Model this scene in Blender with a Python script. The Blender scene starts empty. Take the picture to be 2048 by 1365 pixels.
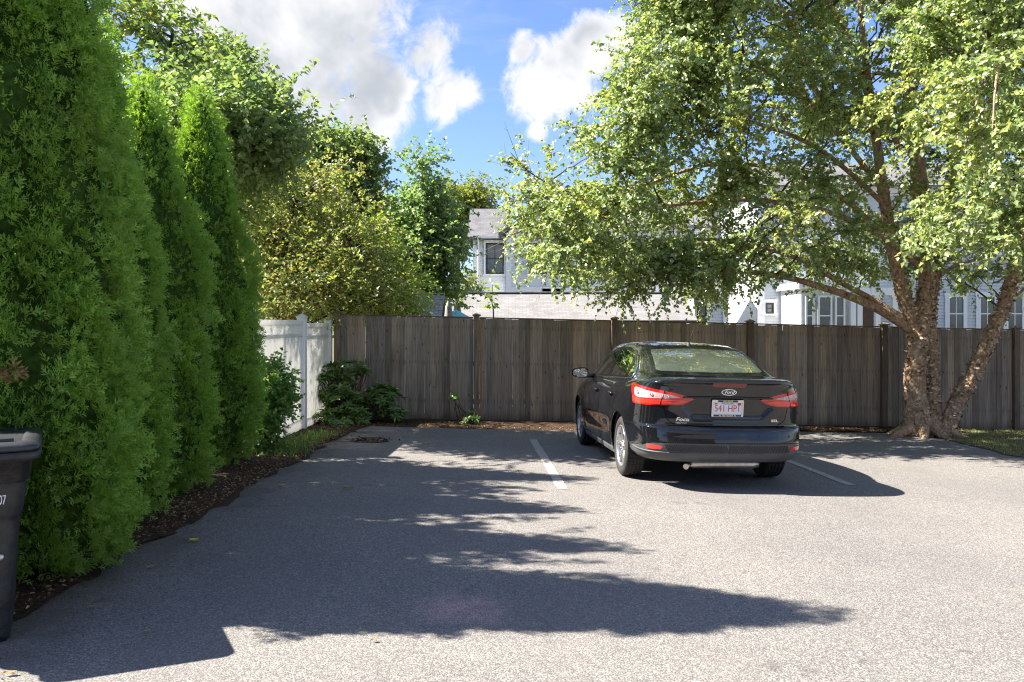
import bpy, bmesh, math, random
import numpy as np
from mathutils import Vector, Matrix, Quaternion
from mathutils.bvhtree import BVHTree
from mathutils.geometry import delaunay_2d_cdt

random.seed(7)
rng = np.random.default_rng(11)
scene = bpy.context.scene
COL = scene.collection
R = math.radians
HC = 1.7114                                   # eye height above the datum
FPX, HOR, CX = 1640.0, 645.0, 1024.0          # focal length and horizon in pixels of the photograph


def P(px, py, d):
    """point in the world seen at a pixel of the photograph, d metres ahead"""
    return Vector(((px - CX) / FPX * d, d, HC - (py - HOR) / FPX * d))


def gz(x, y):
    """height of the ground: the lot falls gently to the right and towards the fence"""
    xx = max(-3.4, min(10.0, x))
    yy = max(-4.0, min(15.0, y))
    z = -.0216 * (xx - 2) - .0215 * (yy - 10)
    if y > 15.0:
        t = min(1.0, (y - 15.0) / 10.0)
        z = z + (-.85 - z) * (t * t * (3 - 2 * t))
    return z


# ---------------------------------------------------------------- camera
cam_data = bpy.data.cameras.new('camera')
cam_data.sensor_width = 36
cam_data.lens = 36 * FPX / 2048
cam_data.shift_y = -37.5 / 2048
cam_data.clip_start = .05
cam_data.clip_end = 3000
cam = bpy.data.objects.new('camera', cam_data)
cam.location = (0, 0, HC)
cam.rotation_euler = (R(90), 0, 0)
COL.objects.link(cam)
scene.camera = cam
scene.render.resolution_x, scene.render.resolution_y = 1024, 682

# ---------------------------------------------------------------- exposure
vs = scene.view_settings
vs.view_transform = 'Standard'
vs.look = 'None'
vs.exposure = 1.93
vs.gamma = 1
vs.use_curve_mapping = False
cy = scene.cycles
cy.max_bounces = 8
cy.transparent_max_bounces = 12
cy.use_denoising = True
cy.denoiser = 'OPENIMAGEDENOISE'
cy.denoising_input_passes = 'RGB_ALBEDO_NORMAL'
cy.denoising_prefilter = 'NONE'
cy.use_adaptive_sampling = False
cy.sample_clamp_indirect = 6
cy.pixel_filter_type = 'BLACKMAN_HARRIS'
cy.filter_width = 1.15
cy.caustics_reflective = False
cy.caustics_refractive = False

# ---------------------------------------------------------------- sun
LIGHT = Vector((1.0, -.085, -1)).normalized()
SUN_EL = math.asin(-LIGHT.z)
SUN_AZ = math.atan2(-LIGHT.x, -LIGHT.y)       # clockwise from +Y
sd = bpy.data.lights.new('sun', 'SUN')
sd.energy = 5.0
sd.angle = R(.53)
sd.color = (1, .94, .85)
sun = bpy.data.objects.new('sun', sd)
sun.rotation_euler = LIGHT.to_track_quat('-Z', 'Y').to_euler()
sun.location = (-20, 4, 25)
COL.objects.link(sun)


# ---------------------------------------------------------------- node helper
class NT:
    def __init__(s, tree):
        s.t = tree

    def n(s, typ, ins=None, **kw):
        nd = s.t.nodes.new(typ)
        for k, v in kw.items():
            setattr(nd, k, v)
        for k, v in (ins or {}).items():
            if isinstance(v, bpy.types.NodeSocket):
                s.t.links.new(v, nd.inputs[k])
            elif v is not None:
                sk = nd.inputs[k]
                if hasattr(sk.default_value, '__len__') and not isinstance(v, (int, float)):
                    v = tuple(v)
                    if len(sk.default_value) == 4 and len(v) == 3:
                        v = v + (1,)
                sk.default_value = v
        return nd

    def link(s, a, b):
        s.t.links.new(a, b)

    def math(s, op, a, b=None, c=None, clamp=False):
        ins = {0: a}
        if b is not None: ins[1] = b
        if c is not None: ins[2] = c
        return s.n('ShaderNodeMath', ins, operation=op, use_clamp=clamp).outputs[0]

    def vmath(s, op, a, b=None, out=0):
        ins = {0: a}
        if b is not None: ins[1] = b
        return s.n('ShaderNodeVectorMath', ins, operation=op).outputs[out]

    def noise(s, vec, scale, detail=4, rough=.55, dist=0):
        return s.n('ShaderNodeTexNoise', {'Vector': vec, 'Scale': scale, 'Detail': detail, 'Roughness': rough, 'Distortion': dist}).outputs[0]

    def mix(s, f, a, b, blend='MIX'):
        nd = s.t.nodes.new('ShaderNodeMix')
        nd.data_type = 'RGBA'
        nd.blend_type = blend
        for sk, v in ((nd.inputs[0], f), (nd.inputs[6], a), (nd.inputs[7], b)):
            if isinstance(v, bpy.types.NodeSocket): s.t.links.new(v, sk)
            else: sk.default_value = v if isinstance(v, (int, float)) else (tuple(v) + (1,))[:4]
        return nd.outputs[2]

    def ramp(s, f, stops, interp='LINEAR'):
        nd = s.t.nodes.new('ShaderNodeValToRGB')
        cr = nd.color_ramp
        cr.interpolation = interp
        while len(cr.elements) < len(stops): cr.elements.new(.5)
        for e, (p, c) in zip(cr.elements, stops):
            e.position = p
            e.color = (c, c, c, 1) if isinstance(c, (int, float)) else (tuple(c) + (1,))[:4]
        s.t.links.new(f, nd.inputs[0])
        return nd.outputs[0]

    def sstep(s, x, a, b):
        nd = s.n('ShaderNodeMapRange', {0: x, 1: a, 2: b}, interpolation_type='SMOOTHSTEP')
        return nd.outputs[0]


# ---------------------------------------------------------------- world: clear blue sky with cumulus clouds
world = bpy.data.worlds.new('World')
scene.world = world
world.use_nodes = True
world.cycles.sampling_method = 'MANUAL'
world.cycles.sample_map_resolution = 512
w = NT(world.node_tree)
world.node_tree.nodes.clear()
sky = w.n('ShaderNodeTexSky', sky_type='NISHITA', sun_disc=False, sun_elevation=SUN_EL, sun_rotation=SUN_AZ,
          air_density=1.0, dust_density=.7, ozone_density=1.6, altitude=30)
dirv = w.n('ShaderNodeTexCoord').outputs['Generated']
dsep = w.n('ShaderNodeSeparateXYZ', {0: dirv})
den = w.math('ADD', w.math('MAXIMUM', dsep.outputs[2], 0.0), .22)
plane = w.n('ShaderNodeCombineXYZ', {0: w.math('DIVIDE', dsep.outputs[0], den), 1: w.math('DIVIDE', dsep.outputs[1], den), 2: 0.3})
nz_big = w.noise(plane.outputs[0], 1.1, 3, .5)
nz_edge = w.noise(dirv, 9.0, 9, .62, .35)
nz_fine = w.noise(dirv, 26.0, 6, .65, .6)
blobs = [(430, 30, 120), (560, 90, 150), (690, 30, 120), (640, 180, 110), (745, 150, 80), (700, 230, 75), (780, 170, 45), (560, -40, 160), (770, 205, 40),
         (868, 95, 55), (905, 180, 52), (840, 110, 38), (890, 215, 36),
         (1075, 190, 58), (1130, 135, 62), (1185, 92, 62), (1240, 82, 48), (1082, 208, 38), (1165, 190, 32), (1045, 100, 26), (1074, 262, 22)]
dens = None
for bx_, by_, br_ in blobs:
    c = P(bx_, by_, 1.0) - Vector((0, 0, HC))
    c.normalize()
    dist = w.vmath('DISTANCE', dirv, tuple(c), out=1)
    v = w.math('SUBTRACT', 1.0, w.math('DIVIDE', dist, br_ * 1.12 / FPX))
    v = w.math('MAXIMUM', v, -1.0)
    dens = v if dens is None else w.n('ShaderNodeMath', {0: dens, 1: v, 2: .25}, operation='SMOOTH_MAX').outputs[0]
# clouds over the rest of the sky, of the same size and spread
front = w.vmath('DISTANCE', dirv, tuple((P(760, 160, 1.0) - Vector((0, 0, HC))).normalized()), out=1)
other = w.math('SUBTRACT', w.math('MULTIPLY', w.math('SUBTRACT', nz_big, .60), 5.0), w.math('MULTIPLY', w.math('SUBTRACT', 1.0, w.sstep(front, .36, .62)), 2.0))
dens = w.math('MAXIMUM', dens, other)
edge = w.math('ADD', w.math('MULTIPLY', w.math('SUBTRACT', nz_edge, .5), 2.3), w.math('MULTIPLY', w.math('SUBTRACT', nz_fine, .5), 1.5))
cl = w.math('ADD', dens, edge)
mask = w.sstep(cl, -.14, .50)
wisp = w.math('MULTIPLY', w.sstep(w.noise(w.n('ShaderNodeMapping', {0: dirv, 3: (3, 6, 16)}).outputs[0], 1.6, 8, .6, .5), .46, .78), .55)
core = w.math('MULTIPLY', w.sstep(dens, .12, .6), w.sstep(w.noise(dirv, 5.5, 5, .55, .2), .40, .62))
cloud_col = w.mix(core, (2.85, 2.85, 2.9), (1.6, 1.72, 1.9))
skyc = w.mix(1.0, sky.outputs[0], (.46, .52, .66), 'MULTIPLY')
skyc = w.mix(wisp, skyc, (1.9, 2.1, 2.35))
tot = w.mix(mask, skyc, cloud_col)
bg = w.n('ShaderNodeBackground', {'Color': tot, 'Strength': .097})
out = w.n('ShaderNodeOutputWorld', {0: bg.outputs[0]})

# ================================================================ helpers
def tag(o, label=None, cat=None, group=None, kind=None):
    if label: o['label'] = label
    if cat: o['category'] = cat
    if group: o['group'] = group
    if kind: o['kind'] = kind
    return o


def empty(name, loc=(0, 0, 0), rz=0.0):
    o = bpy.data.objects.new(name, None)
    o.location = loc
    o.rotation_euler = (0, 0, rz)
    o.empty_display_size = .2
    COL.objects.link(o)
    return o


def link_mesh(name, me, parent=None):
    o = bpy.data.objects.new(name, me)
    COL.objects.link(o)
    if parent: o.parent = parent
    return o


def np_mesh(name, verts, faces, mat, parent=None, smooth=False, k=None):
    """mesh from an (n,3) array and an (m,k) array of equal-sized faces"""
    verts = np.asarray(verts, dtype=np.float32)
    faces = np.asarray(faces, dtype=np.int32)
    me = bpy.data.meshes.new(name)
    me.vertices.add(len(verts))
    me.vertices.foreach_set('co', verts.ravel())
    m, kk = faces.shape
    me.loops.add(m * kk)
    me.loops.foreach_set('vertex_index', faces.ravel())
    me.polygons.add(m)
    me.polygons.foreach_set('loop_start', np.arange(0, m * kk, kk, dtype=np.int32))
    me.polygons.foreach_set('loop_total', np.full(m, kk, dtype=np.int32))
    if smooth: me.polygons.foreach_set('use_smooth', np.ones(m, dtype=bool))
    me.update(calc_edges=True)
    me.materials.append(mat)
    return link_mesh(name, me, parent)


class MB:
    """collects shapes, builds them as one mesh object"""

    def __init__(s):
        s.v, s.f, s.sm = [], [], []

    def add(s, vs, fs, smooth=False):
        b = len(s.v)
        s.v += [tuple(p) for p in vs]
        s.f += [tuple(i + b for i in f) for f in fs]
        s.sm += [smooth] * len(fs)
        return s

    def box(s, c, size, rot=None, bevel=0.0, taper=1.0):
        hx, hy, hz = size[0] / 2, size[1] / 2, size[2] / 2
        c = Vector(c)
        M = rot.to_3x3() if rot is not None else Matrix.Identity(3)
        if bevel <= 0:
            pts = [(-hx, -hy, -hz), (hx, -hy, -hz), (hx, hy, -hz), (-hx, hy, -hz)] + \
                  [(-hx * taper, -hy * taper, hz), (hx * taper, -hy * taper, hz), (hx * taper, hy * taper, hz), (-hx * taper, hy * taper, hz)]
            fs = [(0, 3, 2, 1), (4, 5, 6, 7), (0, 1, 5, 4), (1, 2, 6, 5), (2, 3, 7, 6), (3, 0, 4, 7)]
            return s.add([c + M @ Vector(p) for p in pts], fs)
        bm = bmesh.new()
        bmesh.ops.create_cube(bm, size=1)
        for v in bm.verts:
            t = taper if v.co.z > 0 else 1
            v.co = Vector((v.co.x * 2 * hx * t, v.co.y * 2 * hy * t, v.co.z * 2 * hz))
        bmesh.ops.bevel(bm, geom=bm.edges[:], offset=bevel, segments=2, profile=.6, affect='EDGES')
        bm.verts.index_update()
        s.add([c + M @ v.co for v in bm.verts], [[v.index for v in f.verts] for f in bm.faces], False)
        bm.free()
        return s

    def tube(s, path, radii, n=8, caps=True, smooth=True):
        path = [Vector(p) for p in path]
        if isinstance(radii, (int, float)): radii = [radii] * len(path)
        vs, fs = [], []
        up = Vector((0, 0, 1))
        prev = None
        for i, p in enumerate(path):
            a = path[max(0, i - 1)]
            b = path[min(len(path) - 1, i + 1)]
            t = (b - a).normalized() if (b - a).length > 1e-9 else Vector((0, 0, 1))
            if prev is None:
                ref = up if abs(t.z) < .9 else Vector((1, 0, 0))
                x = t.cross(ref).normalized()
            else:
                x = (prev - t * prev.dot(t))
                x = x.normalized() if x.length > 1e-6 else t.orthogonal().normalized()
            y = t.cross(x)
            prev = x
            for j in range(n):
                an = 2 * math.pi * j / n
                vs.append(p + (x * math.cos(an) + y * math.sin(an)) * radii[i])
        for i in range(len(path) - 1):
            for j in range(n):
                fs.append((i * n + j, i * n + (j + 1) % n, (i + 1) * n + (j + 1) % n, (i + 1) * n + j))
        s.add(vs, fs, smooth)
        if caps:
            b = len(s.v) - len(vs)
            s.f += [tuple(b + j for j in reversed(range(n))), tuple(b + (len(path) - 1) * n + j for j in range(n))]
            s.sm += [False, False]
        return s

    def lathe(s, prof, n=24, M=None, smooth=True):
        """prof: (r, z) pairs turned round Z"""
        M = M or Matrix.Identity(4)
        vs, fs = [], []
        for r, z in prof:
            for j in range(n):
                a = 2 * math.pi * j / n
                vs.append(M @ Vector((r * math.cos(a), r * math.sin(a), z)))
        for i in range(len(prof) - 1):
            for j in range(n):
                fs.append((i * n + j, i * n + (j + 1) % n, (i + 1) * n + (j + 1) % n, (i + 1) * n + j))
        return s.add(vs, fs, smooth)

    def prism(s, pts, ext):
        """polygon (list of 3-D points) pushed along ext"""
        pts = [Vector(p) for p in pts]
        e = Vector(ext)
        n = len(pts)
        fs = [tuple(reversed(range(n))), tuple(range(n, 2 * n))] + [(i, (i + 1) % n, n + (i + 1) % n, n + i) for i in range(n)]
        return s.add(pts + [p + e for p in pts], fs)

    def build(s, name, mat, parent=None):
        me = bpy.data.meshes.new(name)
        me.from_pydata([tuple(p) for p in s.v], [], s.f)
        me.polygons.foreach_set('use_smooth', s.sm)
        bm = bmesh.new()
        bm.from_mesh(me)
        bmesh.ops.recalc_face_normals(bm, faces=bm.faces)
        bm.to_mesh(me)
        bm.free()
        me.update()
        me.materials.append(mat)
        return link_mesh(name, me, parent)


def crom(ctrl, n=None, ts=None):
    """Catmull-Rom through control points (k, dim), chord-parametrised in index space"""
    c = np.asarray(ctrl, dtype=float)
    k = len(c)
    if ts is None: ts = np.linspace(0, k - 1, n)
    ts = np.clip(ts, 0, k - 1 - 1e-9)
    i = ts.astype(int)
    f = (ts - i)[:, None]
    p0, p1, p2, p3 = c[np.maximum(i - 1, 0)], c[i], c[i + 1], c[np.minimum(i + 2, k - 1)]
    return .5 * ((2 * p1) + (-p0 + p2) * f + (2 * p0 - 5 * p1 + 4 * p2 - p3) * f ** 2 + (-p0 + 3 * p1 - 3 * p2 + p3) * f ** 3)


def pchip(x, xs, ys):
    """smooth monotone interpolation"""
    xs, ys = np.asarray(xs, float), np.asarray(ys, float)
    h = np.diff(xs)
    dl = np.diff(ys) / h
    m = np.zeros(len(xs))
    m[0], m[-1] = dl[0], dl[-1]
    for i in range(1, len(xs) - 1):
        if dl[i - 1] * dl[i] > 0:
            w1, w2 = 2 * h[i] + h[i - 1], h[i] + 2 * h[i - 1]
            m[i] = (w1 + w2) / (w1 / dl[i - 1] + w2 / dl[i])
    x = np.clip(np.asarray(x, float), xs[0], xs[-1])
    i = np.clip(np.searchsorted(xs, x, side='right') - 1, 0, len(xs) - 2)
    t = (x - xs[i]) / h[i]
    return (2 * t ** 3 - 3 * t ** 2 + 1) * ys[i] + (t ** 3 - 2 * t ** 2 + t) * h[i] * m[i] + (-2 * t ** 3 + 3 * t ** 2) * ys[i + 1] + (t ** 3 - t ** 2) * h[i] * m[i + 1]


# ================================================================ materials
MATS = {}


def new_mat(name):
    m = bpy.data.materials.new(name)
    m.use_nodes = True
    t = NT(m.node_tree)
    m.node_tree.nodes.clear()
    MATS[name] = m
    return m, t


def finish(t, sh, disp=None):
    o = t.n('ShaderNodeOutputMaterial', {0: sh})


def simple(name, col, rough=.5, metal=0.0, spec=.5, var=.0, vscale=6.0, bump=0.0, bscale=60.0, coat=0.0, trans=0.0, rrough=0.0, emis=None):
    """one principled shader with a little uneven colour, roughness and relief"""
    m, t = new_mat(name)
    oc = t.n('ShaderNodeTexCoord').outputs['Object']
    base = col
    ins = {}
    if var:
        nz = t.noise(oc, vscale, 6, .6)
        base = t.mix(t.sstep(nz, .3, .7), tuple(c * (1 - var) for c in col), tuple(min(1, c * (1 + var)) for c in col))
    ins['Base Color'] = base
    ins['Roughness'] = rough
    if rrough:
        nr = t.noise(oc, vscale * 2.3, 5, .6)
        ins['Roughness'] = t.math('ADD', rough - rrough / 2, t.math('MULTIPLY', nr, rrough))
    ins['Metallic'] = metal
    ins['Specular IOR Level'] = spec
    ins['Coat Weight'] = coat
    ins['Coat Roughness'] = .03
    if trans: ins['Transmission Weight'] = trans
    if emis:
        ins['Emission Color'] = emis
        ins['Emission Strength'] = 1.0
    if bump:
        nb = t.noise(oc, bscale, 5, .6)
        ins['Normal'] = t.n('ShaderNodeBump', {'Strength': bump, 'Distance': .01, 'Height': nb}).outputs[0]
    p = t.n('ShaderNodeBsdfPrincipled', ins)
    finish(t, p.outputs[0])
    return m


def leaf_mat(name, cols, trans=.4, rough=.42, spec=.45, tcol=None, patch=None, pscale=.8, gain=1.25, pat_at=.5):
    """leaves: every leaf its own tint, light comes through"""
    m, t = new_mat(name)
    g = t.n('ShaderNodeNewGeometry')
    rnd = g.outputs['Random Per Island']
    cols = [tuple(x * gain for x in cc) for cc in cols]
    n = len(cols)
    c = t.ramp(rnd, [(i / max(1, n - 1), cc) for i, cc in enumerate(cols)])
    if patch:
        oc = t.n('ShaderNodeTexCoord').outputs['Object']
        nz = t.noise(oc, pscale, 3, .5)
        jit = t.math('ADD', nz, t.math('MULTIPLY', t.math('SUBTRACT', rnd, .5), .25))
        c = t.mix(t.sstep(jit, pat_at, pat_at + .16), c, patch)
    p = t.n('ShaderNodeBsdfPrincipled', {'Base Color': c, 'Roughness': rough, 'Specular IOR Level': spec})
    tc = t.mix(1.0, c, tcol or (1.35, 1.25, .55), 'MULTIPLY')
    tr = t.n('ShaderNodeBsdfTranslucent', {'Color': tc})
    mx = t.n('ShaderNodeMixShader', {0: trans, 1: p.outputs[0], 2: tr.outputs[0]})
    finish(t, mx.outputs[0])
    return m


def mat_asphalt():
    m, t = new_mat('asphalt')
    oc = t.n('ShaderNodeTexCoord').outputs['Object']
    v1 = t.n('ShaderNodeTexVoronoi', {'Vector': oc, 'Scale': 135.0, 'Randomness': 1.0})
    v2 = t.n('ShaderNodeTexVoronoi', {'Vector': oc, 'Scale': 300.0, 'Randomness': 1.0})
    s1 = t.n('ShaderNodeSeparateColor', {0: v1.outputs['Color']}).outputs[0]
    s2 = t.n('ShaderNodeSeparateColor', {0: v2.outputs['Color']}).outputs[1]
    stone = t.ramp(s1, [(0, (.055, .055, .06)), (.28, (.12, .118, .116)), (.55, (.22, .212, .204)), (.82, (.33, .316, .30)), (1, (.48, .46, .435))])
    fine = t.ramp(s2, [(0, (.06, .06, .065)), (.5, (.19, .185, .179)), (1, (.38, .365, .345))])
    gap = t.sstep(v1.outputs['Distance'], .35, .75)
    c = t.mix(.42, stone, fine)
    c = t.mix(t.math('MULTIPLY', gap, .5), c, (.085, .083, .082))
    big = t.noise(oc, .55, 5, .6)
    c = t.mix(t.sstep(big, .35, .68), c, t.mix(1.0, c, (.84, .85, .88), 'MULTIPLY'))
    blot = t.noise(oc, 2.4, 6, .65)
    c = t.mix(t.math('MULTIPLY', t.sstep(blot, .52, .75), .35), c, (.13, .128, .125))
    # an old pinkish stain near the middle of the lot
    st = t.vmath('DISTANCE', oc, (-.28, 4.42, .1), out=1)
    stn = t.math('MULTIPLY', t.sstep(t.math('ADD', st, t.math('MULTIPLY', t.noise(oc, 6, 4), .5)), .62, .22), t.sstep(s2, .3, .7))
    c = t.mix(t.math('MULTIPLY', stn, .9), c, (.62, .38, .41))
    # drips of old oil and the darker lanes the tyres have worn
    oil = t.noise(oc, 4.2, 3, .5)
    c = t.mix(t.math('MULTIPLY', t.sstep(oil, .66, .74), .45), c, (.075, .073, .072))
    lane = t.noise(t.n('ShaderNodeMapping', {0: oc, 3: (1.0, .16, 1)}).outputs[0], 1.1, 4, .5)
    c = t.mix(t.math('MULTIPLY', t.sstep(lane, .48, .68), .28), c, (.15, .147, .145))
    # dirt washed out of the planting bed along the edge
    sx = t.n('ShaderNodeSeparateXYZ', {0: oc})
    ed = t.math('ADD', sx.outputs[0], t.math('MULTIPLY', t.noise(oc, 3.5, 5), 1.3))
    c = t.mix(t.math('MULTIPLY', t.sstep(ed, -1.25, -2.0), .72), c, (.088, .082, .075))
    hb = t.math('ADD', t.math('MULTIPLY', v1.outputs['Distance'], -.7), t.math('MULTIPLY', v2.outputs['Distance'], -.3))
    nrm = t.n('ShaderNodeBump', {'Strength': .55, 'Distance': .006, 'Height': hb}).outputs[0]
    p = t.n('ShaderNodeBsdfPrincipled', {'Base Color': t.mix(1.0, c, (1.05, 1.0, .935), 'MULTIPLY'), 'Roughness': .86, 'Specular IOR Level': .3, 'Normal': nrm})
    finish(t, p.outputs[0])
    return m


def mat_line():
    m, t = new_mat('line_paint')
    oc = t.n('ShaderNodeTexCoord').outputs['Object']
    wear = t.noise(oc, 26, 6, .7)
    v = t.n('ShaderNodeTexVoronoi', {'Vector': oc, 'Scale': 110.0})
    c = t.mix(t.sstep(wear, .42, .60), (.40, .375, .31), (.25, .24, .215))
    p = t.n('ShaderNodeBsdfPrincipled', {'Base Color': c, 'Roughness': .8, 'Normal': t.n('ShaderNodeBump', {'Strength': .4, 'Distance': .004, 'Height': v.outputs['Distance']}).outputs[0]})
    finish(t, p.outputs[0])
    return m


def mat_soil(name, dark, light, scale=18):
    m, t = new_mat(name)
    oc = t.n('ShaderNodeTexCoord').outputs['Object']
    a = t.noise(oc, scale, 8, .7)
    b = t.noise(oc, 1.3, 4, .6)
    c = t.mix(t.sstep(a, .35, .68), dark, light)
    c = t.mix(t.math('MULTIPLY', t.sstep(b, .4, .65), .4), c, tuple(x * .6 for x in dark))
    p = t.n('ShaderNodeBsdfPrincipled', {'Base Color': c, 'Roughness': .95, 'Specular IOR Level': .2, 'Normal': t.n('ShaderNodeBump', {'Strength': .9, 'Distance': .04, 'Height': a}).outputs[0]})
    finish(t, p.outputs[0])
    return m


def mat_wood(name, c0, c1, c2, blot=.6):
    """weathered fence timber, grain runs along Z, every board a tint of its own"""
    m, t = new_mat(name)
    oi = t.n('ShaderNodeObjectInfo')
    oc = t.n('ShaderNodeTexCoord').outputs['Object']
    off = t.vmath('ADD', oc, t.n('ShaderNodeCombineXYZ', {0: t.math('MULTIPLY', oi.outputs['Random'], 37.0), 1: t.math('MULTIPLY', oi.outputs['Random'], 11.0), 2: t.math('MULTIPLY', oi.outputs['Random'], 53.0)}).outputs[0])
    mp = t.n('ShaderNodeMapping', {0: off, 3: (55, 55, 2.2)}).outputs[0]
    grain = t.noise(mp, 1.0, 7, .62, .35)
    mp2 = t.n('ShaderNodeMapping', {0: off, 3: (6, 6, 1.1)}).outputs[0]
    stain = t.noise(mp2, 1.0, 5, .6)
    c = t.ramp(grain, [(.25, c0), (.5, c1), (.78, c2)])
    tint = t.ramp(oi.outputs['Random'], [(0, (.55, .52, .50)), (.22, (.82, .79, .77)), (.45, (1.0, .94, .88)), (.65, (1.25, 1.12, 1.0)), (.82, (.70, .71, .74)), (1, (1.12, 1.08, 1.06))])
    c = t.mix(1.0, c, tint, 'MULTIPLY')
    c = t.mix(t.math('MULTIPLY', t.sstep(stain, .5, .72), blot), c, tuple(x * .55 for x in c0))
    kn = t.n('ShaderNodeTexVoronoi', {'Vector': t.n('ShaderNodeMapping', {0: off, 3: (9, 9, 3.4)}).outputs[0], 'Scale': 1.0}).outputs['Distance']
    c = t.mix(t.math('MULTIPLY', t.sstep(kn, .12, .05), .85), c, tuple(x * .35 for x in c0))
    # splashed soil low down on the boards
    zz = t.n('ShaderNodeSeparateXYZ', {0: t.n('ShaderNodeTexCoord').outputs['Object']}).outputs[2]
    c = t.mix(t.math('MULTIPLY', t.sstep(t.math('ADD', zz, t.math('MULTIPLY', stain, .35)), .42, .16), .7), c, tuple(x * .8 for x in (.10, .068, .04)))
    for hz_ in (.40, 1.05, 1.66):                # rust bleeding from the nail rows
        ln_ = t.math('ABSOLUTE', t.math('SUBTRACT', zz, hz_ - .02))
        xx_ = t.math('ABSOLUTE', t.math('SUBTRACT', t.math('ABSOLUTE', t.n('ShaderNodeSeparateXYZ', {0: oc}).outputs[0]), .03))
        c = t.mix(t.math('MULTIPLY', t.math('MULTIPLY', t.sstep(ln_, .05, .0), t.sstep(xx_, .007, .002)), .6), c, (.03, .02, .015))
    nrm = t.n('ShaderNodeBump', {'Strength': .45, 'Distance': .006, 'Height': grain}).outputs[0]
    p = t.n('ShaderNodeBsdfPrincipled', {'Base Color': c, 'Roughness': .86, 'Specular IOR Level': .25, 'Normal': nrm})
    finish(t, p.outputs[0])
    return m


def mat_vinyl():
    m, t = new_mat('white_vinyl')
    oc = t.n('ShaderNodeTexCoord').outputs['Object']
    zz = t.noise(oc, 2.2, 5, .6)
    c = t.mix(t.sstep(zz, .5, .75), (.88, .87, .84), (.78, .77, .73))
    p = t.n('ShaderNodeBsdfPrincipled', {'Base Color': c, 'Roughness': .42, 'Specular IOR Level': .4})
    tr = t.n('ShaderNodeBsdfTranslucent', {'Color': (.93, .92, .88)})
    mx = t.n('ShaderNodeMixShader', {0: .34, 1: p.outputs[0], 2: tr.outputs[0]})
    finish(t, mx.outputs[0])
    return m


def mat_bark(name, base, pale, dark, scale=9):
    """peeling, flaking bark"""
    m, t = new_mat(name)
    oc = t.n('ShaderNodeTexCoord').outputs['Object']
    mp = t.n('ShaderNodeMapping', {0: oc, 3: (1.0, 1.0, .62)}).outputs[0]
    v = t.n('ShaderNodeTexVoronoi', {'Vector': mp, 'Scale': scale * 1.7, 'Randomness': 1.0}, feature='F1')
    nz = t.noise(mp, scale * 1.2, 8, .72, .8)
    n2 = t.noise(oc, 2.0, 4, .6)
    cs = t.n('ShaderNodeSeparateColor', {0: v.outputs['Color']}).outputs[0]
    c = t.ramp(nz, [(.34, dark), (.46, base), (.56, tuple(x * 1.15 for x in base)), (.64, pale)])
    c = t.mix(t.math('MULTIPLY', t.sstep(cs, .70, .95), .22), c, pale)
    c = t.mix(t.math('MULTIPLY', t.sstep(n2, .45, .7), .4), c, tuple(x * .7 for x in base))
    hb = t.math('ADD', nz, t.math('MULTIPLY', v.outputs['Distance'], .6))
    p = t.n('ShaderNodeBsdfPrincipled', {'Base Color': c, 'Roughness': .85, 'Specular IOR Level': .25, 'Normal': t.n('ShaderNodeBump', {'Strength': 1.0, 'Distance': .035, 'Height': hb}).outputs[0]})
    finish(t, p.outputs[0])
    return m


def mat_shingle(name, a, b, row, col_w):
    """far roof shingles: tab by tab tint"""
    m, t = new_mat(name)
    oc = t.n('ShaderNodeTexCoord').outputs['Object']
    br = t.n('ShaderNodeTexBrick', {'Vector': oc, 'Color1': a, 'Color2': b, 'Mortar': tuple(x * .70 for x in a), 'Scale': 1.0, 'Mortar Size': .007, 'Mortar Smooth': .2, 'Brick Width': col_w, 'Row Height': row}, offset=.5)
    nz = t.noise(oc, 1.6, 5, .6)
    c = t.mix(t.math('MULTIPLY', t.sstep(nz, .4, .7), .35), br.outputs[0], tuple(x * .62 for x in a))
    p = t.n('ShaderNodeBsdfPrincipled', {'Base Color': c, 'Roughness': .92, 'Specular IOR Level': .2})
    finish(t, p.outputs[0])
    return m


def mat_glass(name, tint, refl_rough=.02, density=.35, back=(.02, .025, .03)):
    """window glass: dark, tinted or pale diffuse body, mirror by raised Fresnel"""
    m, t = new_mat(name)
    fr = t.n('ShaderNodeFresnel', {'IOR': 1.52})
    tr = t.n('ShaderNodeBsdfTransparent', {'Color': tint})
    gl = t.n('ShaderNodeBsdfGlossy', {'Color': (1, 1, 1), 'Roughness': refl_rough})
    df = t.n('ShaderNodeBsdfDiffuse', {'Color': back})
    body = t.n('ShaderNodeMixShader', {0: density, 1: tr.outputs[0], 2: df.outputs[0]})
    f2 = t.math('MULTIPLY', fr.outputs[0], 2.8, clamp=True)
    mx = t.n('ShaderNodeMixShader', {0: f2, 1: body.outputs[0], 2: gl.outputs[0]})
    finish(t, mx.outputs[0])
    return m


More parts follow.
